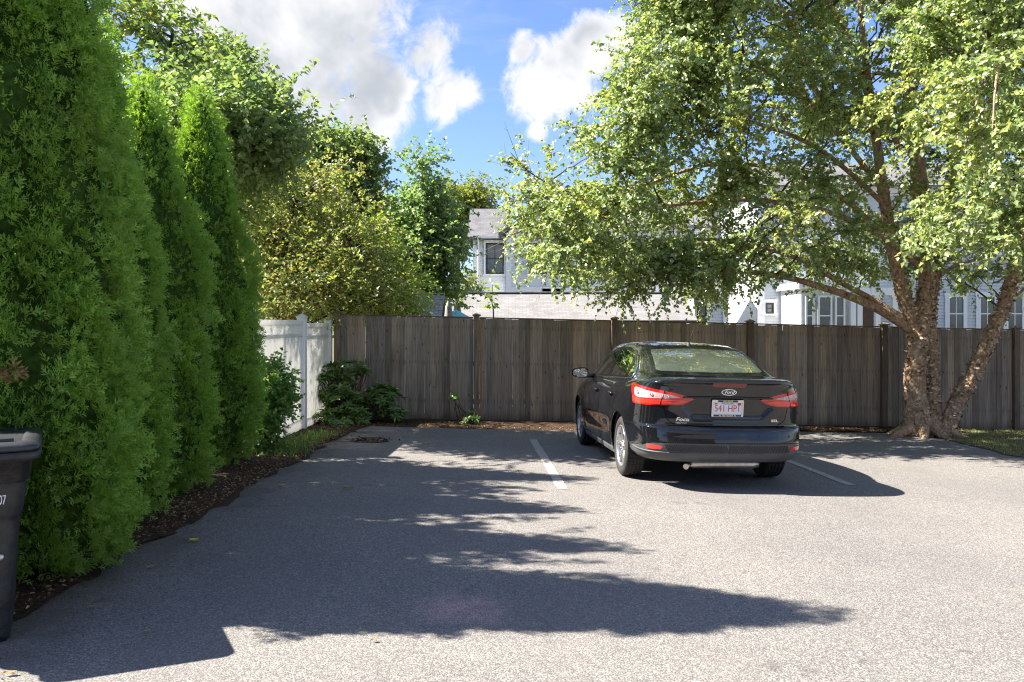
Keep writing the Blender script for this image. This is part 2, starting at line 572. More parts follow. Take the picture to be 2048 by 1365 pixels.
A = {}
A['asphalt'] = mat_asphalt()
A['line'] = mat_line()
A['mulch'] = mat_soil('mulch', (.035, .022, .014), (.115, .066, .036), 30)
A['soil'] = mat_soil('yard_soil', (.085, .08, .04), (.17, .16, .075), 6)
A['wood'] = mat_wood('weathered_board', (.175, .138, .107), (.35, .288, .232), (.50, .43, .36), .45)
A['post_wood'] = mat_wood('weathered_post', (.13, .096, .07), (.26, .20, .15), (.38, .30, .23), .4)
A['vinyl'] = mat_vinyl()
A['birch_bark'] = mat_bark('birch_bark', (.38, .245, .15), (.70, .56, .42), (.08, .048, .03), 13)
A['twig'] = simple('twig_bark', (.085, .058, .042), .85, var=.3, vscale=20, bump=.5, bscale=90)
A['trunk_dark'] = simple('dark_bark', (.06, .048, .038), .9, var=.35, vscale=14, bump=.9, bscale=40)
A['birch_leaf'] = leaf_mat('birch_leaf', [(.11, .165, .055), (.15, .21, .075), (.20, .26, .105), (.25, .30, .14), (.33, .36, .23)], .48, .28, .9, patch=(.40, .43, .14), pscale=.55, gain=1.5, tcol=(1.2, 1.15, .62))
A['arb'] = leaf_mat('arborvitae_scale', [(.068, .128, .026), (.09, .158, .033), (.118, .192, .043), (.165, .24, .06)], .40, .55, .12, tcol=(1.3, 1.25, .4), patch=(.24, .38, .09), pscale=2.2, gain=2.4)
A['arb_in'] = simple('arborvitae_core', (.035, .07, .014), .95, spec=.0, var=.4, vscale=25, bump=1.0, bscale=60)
A['crab_leaf'] = leaf_mat('crabapple_leaf', [(.10, .14, .05), (.13, .18, .06), (.17, .21, .075), (.22, .24, .11), (.17, .14, .06)], .42, .4, .5, patch=(.27, .185, .075), pscale=1.1, gain=1.8, pat_at=.61)
A['crab_tall'] = leaf_mat('cherry_leaf', [(.07, .12, .035), (.10, .16, .045), (.14, .20, .06), (.21, .25, .07)], .36, .3, .7, patch=(.22, .12, .055), pscale=1.1, gain=1.7, pat_at=.6)
A['pear_leaf'] = leaf_mat('pear_leaf', [(.09, .135, .055), (.12, .17, .07), (.16, .21, .09), (.22, .27, .12)], .44, .34, .5, patch=(.27, .34, .12), pscale=.45, gain=1.7, tcol=(1.15, 1.2, .7))
A['maple_leaf'] = leaf_mat('maple_leaf', [(.08, .12, .05), (.105, .155, .06), (.14, .19, .08), (.19, .235, .11)], .46, .38, .55, gain=1.85, tcol=(1.1, 1.2, .75))
A['lime_leaf'] = leaf_mat('lime_leaf', [(.13, .21, .04), (.18, .26, .045), (.24, .30, .06), (.12, .19, .05)], .45, .42, .4, gain=1.5)
A['far_leaf'] = leaf_mat('far_leaf', [(.15, .20, .05), (.20, .24, .06), (.24, .27, .07)], .35, .5, .3)
A['shrub_leaf'] = leaf_mat('shrub_leaf', [(.04, .10, .022), (.06, .135, .03), (.09, .17, .04), (.13, .16, .05)], .32, .4, .45, patch=(.17, .11, .05), pscale=3.0, gain=2.6, pat_at=.58)
A['rhodo_leaf'] = leaf_mat('rhododendron_leaf', [(.055, .10, .025), (.08, .14, .032), (.115, .185, .045)], .2, .3, .5, gain=1.6)
A['grass'] = leaf_mat('grass_blade', [(.14, .17, .05), (.19, .21, .07), (.27, .25, .11), (.30, .25, .14)], .35, .5, .3)
A['litter'] = leaf_mat('leaf_litter', [(.05, .03, .018), (.10, .058, .03), (.17, .10, .05), (.25, .16, .085), (.34, .25, .15)], .1, .8, .2, tcol=(1, .9, .7))
A['dry_leaf'] = leaf_mat('dry_leaf', [(.24, .15, .07), (.36, .24, .11)], .15, .7, .2)
A['yellow_leaf'] = leaf_mat('yellow_leaf', [(.50, .46, .05), (.55, .48, .07)], .25, .5, .3)
A['berry'] = simple('berry', (.36, .15, .03), .4)
A['siding_grey'] = simple('grey_clapboard', (.70, .72, .74), .65, var=.06, vscale=2)
A['siding_white'] = simple('pale_clapboard', (.58, .60, .63), .6, var=.05, vscale=2)
A['siding_cream'] = simple('cream_clapboard', (.56, .53, .44), .65, var=.05, vscale=2)
A['trim'] = simple('white_trim', (.78, .79, .80), .5, var=.03)
A['win_dark'] = simple('window_frame_black', (.018, .02, .024), .4)
A['pane'] = simple('window_pane', (.06, .075, .085), .04, spec=.9, var=.3, vscale=1.3)
A['shingle_tan'] = mat_shingle('tan_shingle', (.20, .192, .186), (.26, .25, .243), .12, .26)
A['shingle_grey'] = mat_shingle('grey_shingle', (.14, .138, .145), (.19, .187, .195), .13, .28)
A['shingle_tab'] = simple('shingle_tab', (.27, .255, .25), .92, var=.3, vscale=5)
A['brick_red'] = simple('brick', (.33, .17, .115), .85, var=.2, vscale=9)
A['door_brown'] = simple('brown_door', (.10, .045, .028), .45, var=.2)
A['canvas'] = simple('grey_canvas', (.25, .22, .19), .9, var=.15)
A['teal'] = simple('teal_fabric', (.20, .52, .55), .8)
A['beige'] = simple('beige_stucco', (.46, .40, .31), .85, var=.08)

# ================================================================ ground
def sheet(name, xs, ys, zf, mat, keep=None, label=None):
    xs, ys = np.asarray(xs), np.asarray(ys)
    v = np.array([(x, y, zf(x, y)) for y in ys for x in xs])
    nx = len(xs)
    f = []
    for j in range(len(ys) - 1):
        for i in range(nx - 1):
            if keep is None or keep((xs[i] + xs[i + 1]) / 2, (ys[j] + ys[j + 1]) / 2):
                f.append((j * nx + i, j * nx + i + 1, (j + 1) * nx + i + 1, (j + 1) * nx + i))
    return np_mesh(name, v, f, mat, smooth=True)


gx = [-1500, -300, -80, -40, -20, -10, -6, -3.4, -2, 0, 2, 4, 6, 8, 10, 14, 20, 40, 80, 300, 1500]
gy = [-600, -100, -30, -10, -4, 0, 4, 8, 10, 12, 13, 14, 15, 16, 17, 18, 19, 20, 21, 22, 23, 24, 25, 26, 30, 40, 60, 100, 300, 2500]
tag(sheet('ground', gx, gy, lambda x, y: gz(x, y) - .03, A['soil']), kind='structure')


def wob(v, k=1.0):
    return k * (.04 * math.sin(v * 2.1) + .03 * math.sin(v * 5.3 + 1) + .02 * math.sin(v * 11.7 + 2))


def far_edge(x):
    t = min(1, max(0, (x - 1.2) / 2.0))
    return 13.05 + 1.0 * t * t * (3 - 2 * t) + wob(x, .8)


def left_edge(y):
    return -2.50 + wob(y, 1.0) + (.5 * max(0, (y - 12.2)) ** 1.6 if y > 12.2 else 0)


def right_edge(y):
    return 16.0 if y < 9.2 else (6.95 + wob(y) + 9 * max(0, (11.3 - y) / 2.1) ** 1.6)


# asphalt: a strip mesh that follows its three edges, with the rolled berm at the far side
vs_, fs_ = [], []
rows = list(np.linspace(-7, 0, 8)) + list(np.linspace(.4, 12.2, 60)) + list(np.linspace(12.25, 15.2, 60))
NXS = 90
for y in rows:
    xl, xr = left_edge(y), right_edge(y)
    for i in range(NXS):
        x = xl + (xr - xl) * i / (NXS - 1)
        fe = far_edge(x)
        yy = min(y, fe) if y > 12.25 else y
        e = fe - yy
        z = gz(x, yy)
        if x < 3.4 and e < .62:                       # rolled asphalt berm against the bed
            k = max(0, 1 - abs(e - .27) / .32)
            z += .055 * k * k * (3 - 2 * k) * min(1, (3.4 - x) / .8)
        if e < .04: z -= .02
        dd = math.hypot((x + 2.35) / .34, (yy - 11.55) / .26)   # hollow where the drain sits
        if dd < 1: z -= .035 * (1 - dd * dd)
        vs_.append((x, yy, z))
for j in range(len(rows) - 1):
    for i in range(NXS - 1):
        a = j * NXS + i
        if abs(vs_[a + NXS][1] - vs_[a][1]) < 1e-6 and abs(vs_[a + NXS + 1][1] - vs_[a + 1][1]) < 1e-6: continue
        fs_.append((a, a + 1, a + NXS + 1, a + NXS))
lot = np_mesh('parking_lot_road', vs_, fs_, A['asphalt'], smooth=True)
tag(lot, 'worn grey asphalt parking lot', kind='structure')


def bed(name, poly_rows, mat):
    v, f = [], []
    n = len(poly_rows[0])
    for r in poly_rows: v += r
    for j in range(len(poly_rows) - 1):
        for i in range(n - 1):
            a = j * n + i
            f.append((a, a + 1, a + n + 1, a + n))
    o = np_mesh(name, v, f, mat, smooth=True)
    tag(o, kind='structure')
    return o


rw = []
for y in np.linspace(2.5, 14.2, 80):
    xl, xr = -4.6, left_edge(min(y, 13.0)) + .04
    rw.append([(xl + (xr - xl) * i / 11, y, gz(xl + (xr - xl) * i / 11, y) + .004 + .035 * math.sin(math.pi * i / 11) + .012 * math.sin(y * 9 + i * 2.3)) for i in range(12)])
bed('mulch_ground', rw, A['mulch'])
rw = []
for t in np.linspace(0, 1, 14):
    r_ = []
    for x in np.linspace(-2.75, 7.6, 80):
        y0, y1 = far_edge(x) - .05, 14.85 + .043 * x
        y = y0 + (y1 - y0) * t
        r_.append((x, y, gz(x, y) + .012 + .03 * math.sin(math.pi * t) + .008 * math.sin(x * 8 + t * 17)))
    rw.append(r_)
bed('fence_bed_ground', rw, A['mulch'])

# grass corner on the right
rw = []
for y in np.linspace(9.0, 15.2, 40):
    xl = right_edge(y) - .03
    rw.append([(xl + (17.5 - xl) * i / 15, y, gz(xl + (17.5 - xl) * i / 15, y) + .01 + .02 * min(1, i)) for i in range(16)])
bed('lawn_ground', rw, A['soil'])


def ground_at(px, py, lift=0.0):
    """where the sight line through a pixel meets the lot"""
    d = 8.0
    for _ in range(40):
        x = (px - CX) / FPX * d
        d = (HC - gz(x, d)) * FPX / (py - HOR)
    return Vector(((px - CX) / FPX * d, d, gz((px - CX) / FPX * d, d) + lift))


def paint_line(a, b, wd):
    a, b = Vector(a), Vector(b)
    t = (b - a).normalized()
    n = Vector((t.y, -t.x, 0)) * wd / 2
    vs, fs = [], []
    N = 60
    for i in range(N + 1):
        p = a.lerp(b, i / N)
        j1, j2 = random.uniform(-.006, .006), random.uniform(-.006, .006)
        for q, jj in ((p - n, j1), (p + n, j2)):
            q = q + n.normalized() * jj
            vs.append((q.x, q.y, gz(q.x, q.y) + .005))
        if i: fs.append((2 * i - 2, 2 * i - 1, 2 * i + 1, 2 * i))
    o = np_mesh('parking_line_marking', vs, fs, A['line'])
    tag(o, kind='structure')
    return o


l1b, l1a = ground_at(1066, 880), ground_at(1126, 979)
paint_line(l1a, l1b, .105)
l2a = ground_at(1702, 971)
ld = (l1b - l1a).normalized()
paint_line(l2a, l2a + ld * 4.7, .105)

# ================================================================ timber fence along the back
FY = .043
f_origin = Vector((-.6246 - 2.44 * math.cos(FY), 14.468 - 2.44 * math.sin(FY), 0))
fence = empty('board_fence', (f_origin.x, f_origin.y, 0), FY)
tag(fence, 'tall weathered brown vertical board fence running behind the black car', 'fence')


def fz(t):
    q = f_origin + Vector((math.cos(FY), math.sin(FY), 0)) * t
    return gz(q.x, q.y)


board_meshes = []
for wd in (.098, .108, .118, .126):
    mb = MB().box((0, 0, .9), (wd, .019, 1.8), bevel=.0025)
    o = mb.build('board', A['wood'])
    board_meshes.append((wd, o.data))
    bpy.data.objects.remove(o)
NPAN = 6
SP = 2.44
for k in range(NPAN + 1):
    z0 = fz(k * SP)
    p = MB().box((0, 0, .95), (.105, .105, 1.90), bevel=.006).build('post', A['post_wood'], fence)
    p.location = (k * SP, -.03, z0 - .04)
    cp = MB().box((0, 0, 1.915), (.15, .15, .03), bevel=.006)
    cp.add([(-.06, -.06, 1.93), (.06, -.06, 1.93), (.06, .06, 1.93), (-.06, .06, 1.93), (0, 0, 1.96)], [(0, 1, 4), (1, 2, 4), (2, 3, 4), (3, 0, 4)])
    c = cp.build('post_cap', A['post_wood'], p)
    if k == 0: p.location.y = 0.02
for k in range(NPAN):
    x = k * SP + .056
    end = (k + 1) * SP - .056
    gapk = [.0006, .0010, .0007, .0005, .0005, .0005][k]
    while x < end - .05:
        wd, me = board_meshes[random.randrange(4)]
        g = max(-.001, random.gauss(gapk, .0008))
        if random.random() < [.10, .34, .16, .05, .04, .05][k]: g += random.uniform(.002, .005)
        sc = min(1.0, (end - x) / wd)
        if end - x - wd < .06: sc = (end - x) / wd
        b = link_mesh('board', me, fence)
        b.location = (x + wd * sc / 2, random.uniform(-.004, .004), fz(x) - .03 + random.uniform(-.008, .008))
        b.scale = (sc, 1, 1.028 + random.uniform(-.003, .003))
        b.rotation_euler = (0, random.uniform(-.0013, .0013), random.uniform(-.02, .02))
        x += wd * sc + g
    za, zb = fz(k * SP), fz((k + 1) * SP)
    sl = math.atan2(zb - za, SP)
    for h in (.35, 1.02, 1.68):
        r_ = MB().box((0, 0, 0), (SP - .1, .04, .085)).build('rail', A['post_wood'], fence)
        r_.location = (k * SP + SP / 2, .035, (za + zb) / 2 + h)
        r_.rotation_euler = (0, -sl, 0)
    tr_ = MB().box((0, 0, 0), (SP - .11, .045, .022), bevel=.003).build('top_rail', A['wood'], fence)
    tr_.location = (k * SP + SP / 2, .0, (za + zb) / 2 + 1.834)
    tr_.rotation_euler = (0, -sl, 0)

# ================================================================ white vinyl fence on the left
A['vinyl_post'] = simple('white_vinyl_post', (.90, .89, .86), .42, var=.03)
vf = empty('vinyl_fence', (-3.2, 10.0, 0))
tag(vf, 'white tongue-and-groove vinyl fence meeting the timber fence at the corner', 'fence')
VT = 1.66
vposts = [0.05, 2.5, 4.27]


def vgz(t): return gz(-3.2, 10.0 + t)


for t in vposts:
    p = MB().box((0, 0, VT / 2 + .03), (.125, .125, VT + .06), bevel=.008).build('post', A['vinyl_post'], vf)
    p.location = (0, t, vgz(t))
    cp = MB().box((0, 0, VT + .07), (.145, .145, .025), bevel=.005)
    cp.add([(-.066, -.066, VT + .083), (.066, -.066, VT + .083), (.066, .066, VT + .083), (-.066, .066, VT + .083), (0, 0, VT + .13)], [(0, 1, 4), (1, 2, 4), (2, 3, 4), (3, 0, 4)])
    cp.build('post_cap', A['vinyl'], p)
me_v = MB().box((0, 0, .66), (.022, .146, 1.32), bevel=.004).build('board', A['vinyl'])
vboard = me_v.data
bpy.data.objects.remove(me_v)
me_v = MB().box((0, 0, .07), (.018, .146, .14), bevel=.003).build('top_panel', A['vinyl'])
vtop = me_v.data
bpy.data.objects.remove(me_v)
for a, b in zip(vposts[:-1], vposts[1:]):
    a2, b2 = a + .0625, b - .0625
    n = max(1, round((b2 - a2) / .15))
    st = (b2 - a2) / n
    zz = (vgz(a) + vgz(b)) / 2
    for i in range(n):
        o = link_mesh('board', vboard, vf)
        o.location = (0, a2 + st * (i + .5), zz + .14)
        o.scale = (1, (st - .004) / .146, 1)
    for h, hh, th in ((.09, .16, .052), (1.435, .05, .05), (VT - .035, .07, .052)):
        o = MB().box((0, 0, 0), (th, b2 - a2 + .01, hh), bevel=.005).build('rail', A['vinyl'], vf)
        o.location = (0, (a2 + b2) / 2, zz + h)
    o = MB().box((0, 0, 0), (.02, b2 - a2, .13)).build('top_panel', A['vinyl'], vf)
    o.location = (0, (a2 + b2) / 2, zz + 1.525)


# ================================================================ houses beyond the fence
def clapboard(mb, x0, x1, z0, z1, y, exp=.115, topf=None):
    """lapped boards on a wall that faces -Y; topf(z) narrows a gable to (x0, x1)"""
    z = z0
    while z < z1 - .01:
        h = min(exp, z1 - z)
        a, b = (x0, x1) if topf is None else topf(z)
        a2, b2 = (x0, x1) if topf is None else topf(z + h)
        if b - a < .1: break
        mb.add([(a, y - .05, z), (b, y - .05, z), (b2, y - .006, z + h), (a2, y - .006, z + h), (a, y, z), (b, y, z)],
               [(0, 1, 2, 3), (4, 5, 1, 0)])
        z += h


def clapboard_side(mb, y0, y1, z0, z1, x, sgn, exp=.115):
    z = z0
    while z < z1 - .01:
        h = min(exp, z1 - z)
        mb.add([(x + sgn * .026, y0, z), (x + sgn * .026, y1, z), (x + sgn * .006, y1, z + h), (x + sgn * .006, y0, z + h), (x, y0, z), (x, y1, z)],
               [(0, 1, 2, 3), (4, 5, 1, 0)])
        z += h


def window(house, x0, x1, z0, z1, y, dark=True, cols=2, rows_=2, casing=True):
    """double-hung window on a wall facing -Y"""
    fm = A['win_dark'] if dark else A['trim']
    y = y - .05
    wd, ht = x1 - x0, z1 - z0
    wn = MB()
    fr = .06
    for (cx_, cz_, sx, sz) in ((x0 + fr / 2, (z0 + z1) / 2, fr, ht), (x1 - fr / 2, (z0 + z1) / 2, fr, ht), ((x0 + x1) / 2, z1 - fr / 2, wd - 2 * fr, fr), ((x0 + x1) / 2, z0 + fr / 2, wd - 2 * fr, fr)):
        wn.box((cx_, y - .045, cz_), (sx, .07, sz))
    W = wn.build('window', fm, house)
    for i in range(cols):
        for j in range(rows_):
            a = x0 + fr + (wd - 2 * fr) * i / cols
            b = x0 + fr + (wd - 2 * fr) * (i + 1) / cols
            c = z0 + fr + (ht - 2 * fr) * j / rows_
            d_ = z0 + fr + (ht - 2 * fr) * (j + 1) / rows_
            MB().box(((a + b) / 2, y - .02, (c + d_) / 2), (b - a - .025, .012, d_ - c - .03)).build('pane', A['pane'], W)
    mt = MB()
    for i in range(1, cols):
        a = x0 + fr + (wd - 2 * fr) * i / cols
        mt.box((a, y - .035, (z0 + z1) / 2), (.028, .03, ht - 2 * fr))
    for j in range(1, rows_):
        c = z0 + fr + (ht - 2 * fr) * j / rows_
        mt.box(((x0 + x1) / 2, y - .041, c), (wd - 2 * fr, .03, .045))
    mt.build('muntin', fm, W)
    if casing:
        cs = MB()
        k = .10
        cs.box((x0 - k / 2, y - .03, (z0 + z1) / 2), (k, .05, ht))
        cs.box((x1 + k / 2, y - .03, (z0 + z1) / 2), (k, .05, ht))
        cs.box(((x0 + x1) / 2, y - .034, z1 + .07), (wd + 2 * k + .06, .07, .14))
        cs.box(((x0 + x1) / 2, y - .045, z0 - .035), (wd + 2 * k + .06, .10, .07))
        cs.build('casing', A['trim'], W)
    return W


def X(px, d): return (px - CX) / FPX * d


def Z(py, d): return HC - (py - HOR) / FPX * d


GB = -.85
# --- grey house in the middle
D1 = 38.0
hA = empty('grey_house', (X(1130, D1), D1, GB))
tag(hA, 'grey clapboard house with black-framed windows behind the long low garage roof', 'house')


def child(mb, name, mat, house):
    """build in world coordinates, keep under the house"""
    o = mb.build(name, mat, house)
    o.location = -house.location
    return o


def window_w(house, *a, **k):
    W = window(house, *a, **k)
    W.location = -house.location
    return W


xl, xr = X(1012, D1), X(1258, D1)
ze, zp = Z(468, D1), Z(383, D1)
xm = (xl + xr) / 2


def gab(z):
    if z <= ze: return xl, xr
    k = (z - ze) / (zp - ze)
    return xl + (xm - xl) * k, xr + (xm - xr) * k


mb = MB()
clapboard(mb, xl, xr, GB, zp, D1, topf=gab)
child(mb, 'siding', A['siding_grey'], hA)
mb = MB()
mb.prism([(xl, D1 + .02, GB), (xr, D1 + .02, GB), (xr, D1 + .02, ze), (xm, D1 + .02, zp), (xl, D1 + .02, ze)], (0, 8, 0))
child(mb, 'wall', A['siding_grey'], hA)
mb = MB()
for sx, xe in ((-1, xl), (1, xr)):
    e = Vector((xe + sx * .35, 0, ze - .35 * (zp - ze) / (xm - xl)))
    mb.prism([(xm, D1 - .35, zp + .10), (e.x, D1 - .35, e.z + .10), (e.x, D1 - .35, e.z + .24), (xm, D1 - .35, zp + .25)], (0, 9, 0))
child(mb, 'roof', A['shingle_grey'], hA)
mb = MB()
mb.box(((xl + .12), D1 - .045, (GB + ze) / 2), (.24, .06, ze - GB))
mb.box(((xr - .12), D1 - .045, (GB + ze) / 2), (.24, .06, ze - GB))
child(mb, 'corner_board', A['trim'], hA)
child(MB().box((xm, D1 - .045, Z(580, D1)), (xr - xl - .49, .05, .26)), 'band_board', A['trim'], hA)
child(MB().box((X(1106, D1), D1 - .03, Z(577, D1) - .1), (1.0, .08, .17)), 'vent', A['win_dark'], hA)
for a, b in ((1058, 1094), (1106, 1142), (1180, 1216)):
    window_w(hA, X(a, D1), X(b, D1), Z(549, D1), Z(487, D1), D1)
window_w(hA, X(1115, D1), X(1150, D1), Z(448, D1), Z(412, D1), D1)
# set-back left part with its own roof slope and downspout
D1b = 39.6
xa, xb = X(946, D1b), X(1012, D1b)
zt = Z(474, D1b)
mb = MB()
clapboard(mb, xa, xb + .3, GB, zt, D1b)
child(mb, 'siding', A['siding_grey'], hA)
child(MB().box(((xa + xb + .3) / 2, D1b + 2.5, (GB + zt) / 2), (xb - xa + .3, 4.9, zt - GB)), 'wall', A['siding_grey'], hA)
mb = MB()
zr = Z(417, D1b + 2.0)
mb.add([(xa - .25, D1b - .4, zt - .05), (xb + .3, D1b - .4, zt - .05), (xb + .3, D1b + 2.2, zr), (xa - .25, D1b + 2.2, zr),
        (xa - .25, D1b - .4, zt - .17), (xb + .3, D1b - .4, zt - .17), (xb + .3, D1b + 4.9, zt - .17), (xa - .25, D1b + 4.9, zt - .17)],
       [(0, 1, 2, 3), (4, 5, 1, 0), (3, 2, 6, 7), (0, 3, 7, 4)])
child(mb, 'roof', A['shingle_grey'], hA)
mb = MB()
mb.box((xa + .1, D1b - .05, (GB + zt) / 2), (.2, .06, zt - GB))
mb.box(((xa + xb) / 2, D1b - .47, zt - .06), (xb - xa + .2, .12, .11))
child(mb, 'trim_board', A['trim'], hA)
child(MB().tube([(X(957, D1b), D1b - .45, zt - .05), (X(957, D1b), D1b - .12, zt - .45), (X(957, D1b), D1b - .12, GB)], .045, 8), 'downspout', A['trim'], hA)
window_w(hA, X(972, D1b), X(1008, D1b), Z(549, D1b), Z(487, D1b), D1b)
# right wing, lower
D1c = 39.0
xa, xb, zt = X(1258, D1), X(1470, D1c), Z(452, D1c)
mb = MB()
clapboard(mb, xa, xb, GB, zt, D1c)
child(mb, 'siding', A['siding_grey'], hA)
child(MB().box(((xa + xb) / 2, D1c + 3, (GB + zt) / 2), (xb - xa, 5.9, zt - GB)), 'wall', A['siding_grey'], hA)
mb = MB()
mb.add([(xa + .02, D1c - .4, zt - .03), (xb + .3, D1c - .4, zt - .03), (xb + .3, D1c + 3, zt + 1.4), (xa + .02, D1c + 3, zt + 1.4),
        (xa + .02, D1c - .4, zt - .15), (xb + .3, D1c - .4, zt - .15), (xb + .3, D1c + 6, zt - .15), (xa + .02, D1c + 6, zt - .15)],
       [(0, 1, 2, 3), (4, 5, 1, 0), (3, 2, 6, 7), (1, 5, 6, 2)])
child(mb, 'roof', A['shingle_grey'], hA)
child(MB().box(((xa + xb) / 2, D1c - .045, Z(580, D1c)), (xb - xa - .02, .05, .26)), 'band_board', A['trim'], hA)
for a, b in ((1278, 1312), (1345, 1380), (1406, 1440)):
    window_w(hA, X(a, D1c), X(b, D1c), Z(549, D1c), Z(487, D1c), D1c)
# brick chimney stack at the wing's end
ch = MB().box((X(1480, D1c), D1c + 1.0, (GB + Z(430, D1c)) / 2), (.9, .9, Z(430, D1c) - GB))
ch.box((X(1480, D1c), D1c + 1.0, Z(430, D1c) + .06), (1.04, 1.04, .18))
child(ch, 'chimney', A['brick_red'], hA)

# --- long low garage, its roof slope facing the lot
D2 = 29.0
hG = empty('garage', (X(1150, D2), D2 + 2, GB))
tag(hG, 'long low garage with pale tan shingle roof showing just above the timber fence', 'garage')
xa, xb = X(922, D2), X(1395, D2)
zt = Z(641, D2)
zr = Z(586, D2 + 2.3)
child(MB().box(((xa + xb) / 2, D2 + 2.6, (GB + zt - .12) / 2), (xb - xa - .5, 4.2, zt - .12 - GB)), 'wall', A['siding_cream'], hG)
mb = MB()
mb.prism([(xa, D2, zt - .1), (xa, D2 + 2.3, zr - .1), (xa, D2 + 4.9, zt - .1), (xa, D2 + 4.9, zt), (xa, D2 + 2.3, zr), (xa, D2, zt)], (xb - xa, 0, 0))
g_roof = child(mb, 'roof', A['shingle_tan'], hG)
child(MB().box(((xa + xb) / 2, D2 + 2.3, zr + .012), (xb - xa + .02, .28, .05), bevel=.01), 'ridge_cap', A['shingle_tab'], hG)
child(MB().box(((xa + xb) / 2, D2 - .06, zt - .06), (xb - xa, .10, .11)), 'gutter', A['door_brown'], hG)
# side wing with a dark window next to the garage
D2b = 32.0
hW = empty('house_wing', (X(1425, D2b), D2b, GB))
tag(hW, 'small pale clapboard annex with one dark window beside the garage roof', 'house')
xa, xb, zt = X(1388, D2b), X(1456, D2b), Z(588, D2b)
mb = MB()
clapboard(mb, xa, xb, GB, zt, D2b)
child(mb, 'siding', A['siding_grey'], hW)
child(MB().box(((xa + xb) / 2, D2b + 2, (GB + zt) / 2), (xb - xa, 3.9, zt - GB)), 'wall', A['siding_grey'], hW)
child(MB().box((xb - .1, D2b - .05, (GB + zt) / 2), (.2, .06, zt - GB)).box(((xa + xb) / 2, D2b - .052, zt - .1), (xb - xa + .1, .06, .2)), 'trim_board', A['trim'], hW)
child(MB().prism([(xa - .2, D2b - .3, zt), (xa - .2, D2b + 2, zt + 1.1), (xa - .2, D2b + 4.3, zt)], (xb - xa + .4, 0, 0)), 'roof', A['shingle_grey'], hW)
window_w(hW, X(1393, D2b), X(1413, D2b), Z(660, D2b), Z(606, D2b), D2b, cols=1)

# --- small shed roof at left of the garage
D3 = 22.0
hS = empty('shed', (X(838, D3), D3 + 1, GB))
tag(hS, 'small shed with weathered grey tab shingles behind the timber fence', 'shed')
xa, xb = X(770, D3), X(880, D3)
zt, zr = Z(652, D3), Z(589, D3 + 1.4)
child(MB().box(((xa + xb) / 2, D3 + 1.5, (GB + zt - .1) / 2), (xb - xa - .2, 2.4, zt - .1 - GB)), 'wall', A['siding_cream'], hS)
mb = MB()
mb.prism([(xa, D3, zt - .1), (xa, D3 + 1.4, zr - .1), (xa, D3 + 2.8, zt - .1), (xa, D3 + 2.8, zt), (xa, D3 + 1.4, zr), (xa, D3, zt)], (xb - xa, 0, 0))
sroof = child(mb, 'roof', A['shingle_tab'], hS)
sl_v = Vector((0, 1.4, zr - zt))
sl_n = sl_v.normalized()
tilt = math.atan2(sl_n.z, sl_n.y)
tabm = MB().box((0, 0, 0), (.205, .16, .012), bevel=.002).build('shingle', A['shingle_tab'])
tab_me = tabm.data
bpy.data.objects.remove(tabm)
nrow = int(sl_v.length / .14)
for j in range(nrow):
    k = (j + .5) / nrow
    c0 = Vector((0, D3, zt)) + sl_v * k
    x = xa + (.1 if j % 2 else 0)
    while x < xb - .05:
        s_ = link_mesh('shingle', tab_me, sroof)
        s_.location = (x + .105, c0.y, c0.z + .014 + random.uniform(0, .003))
        s_.rotation_euler = (tilt - .05, 0, random.uniform(-.01, .01))
        if x + .21 > xb: s_.scale.x = .5; s_.location.x -= .055
        x += .212
child(MB().box(((xa + xb) / 2, D3 + 1.4, zr + .016), (xb - xa + .02, .2, .03), bevel=.008), 'ridge_cap', A['shingle_tab'], hS)

# --- closed patio umbrella and a teal canopy seen between the two roofs
pu = empty('patio_umbrella', (X(897, 21), 21, GB))
tag(pu, 'closed grey-brown patio umbrella standing between the two low roofs', 'umbrella')
zb = Z(602, 21)
MB().tube([(0, 0, 0), (0, 0, zb - GB)], .022, 8).build('pole', A['door_brown'], pu)
cp = MB()
vs, fs = [], []
prof = [(.02, 0), (.075, .12), (.10, .4), (.085, .8), (.11, 1.15), (.125, 1.3)]
for i, (r, h) in enumerate(prof):
    for j in range(16):
        a = 2 * math.pi * j / 16
        rr = r * (1.12 if j % 2 else .72)
        vs.append((rr * math.cos(a), rr * math.sin(a), zb - GB - .02 - h))
for i in range(len(prof) - 1):
    for j in range(16):
        fs.append((i * 16 + j, i * 16 + (j + 1) % 16, (i + 1) * 16 + (j + 1) % 16, (i + 1) * 16 + j))
cp.add(vs, fs, True)
cp.build('canopy', A['canvas'], pu)
MB().box((0, 0, .04), (.5, .5, .08), bevel=.02).build('base', A['win_dark'], pu)
MB().tube([(0, 0, zb - GB), (0, 0, zb - GB + .07)], [.02, .012], 8).build('finial', A['door_brown'], pu)
tc = empty('garden_canopy', (X(912, 24), 24, GB))
tag(tc, 'pale teal fabric garden canopy glimpsed beside the closed umbrella', 'canopy')
zc = Z(619, 24) - GB
hw = .55
MB().add([(-hw, -hw, zc - .32), (hw, -hw, zc - .32), (hw, hw, zc - .32), (-hw, hw, zc - .32), (0, 0, zc), (-hw, -hw, zc - .42), (hw, -hw, zc - .42), (hw, hw, zc - .42), (-hw, hw, zc - .42)],
         [(0, 1, 4), (1, 2, 4), (2, 3, 4), (3, 0, 4), (5, 6, 1, 0), (6, 7, 2, 1), (7, 8, 3, 2), (8, 5, 0, 3)]).build('fabric', A['teal'], tc)
for sx in (-1, 1):
    for sy in (-1, 1):
        MB().tube([(sx * (hw - .04), sy * (hw - .04), 0), (sx * (hw - .04), sy * (hw - .04), zc - .33)], .02, 6).build('leg', A['win_dark'], tc)

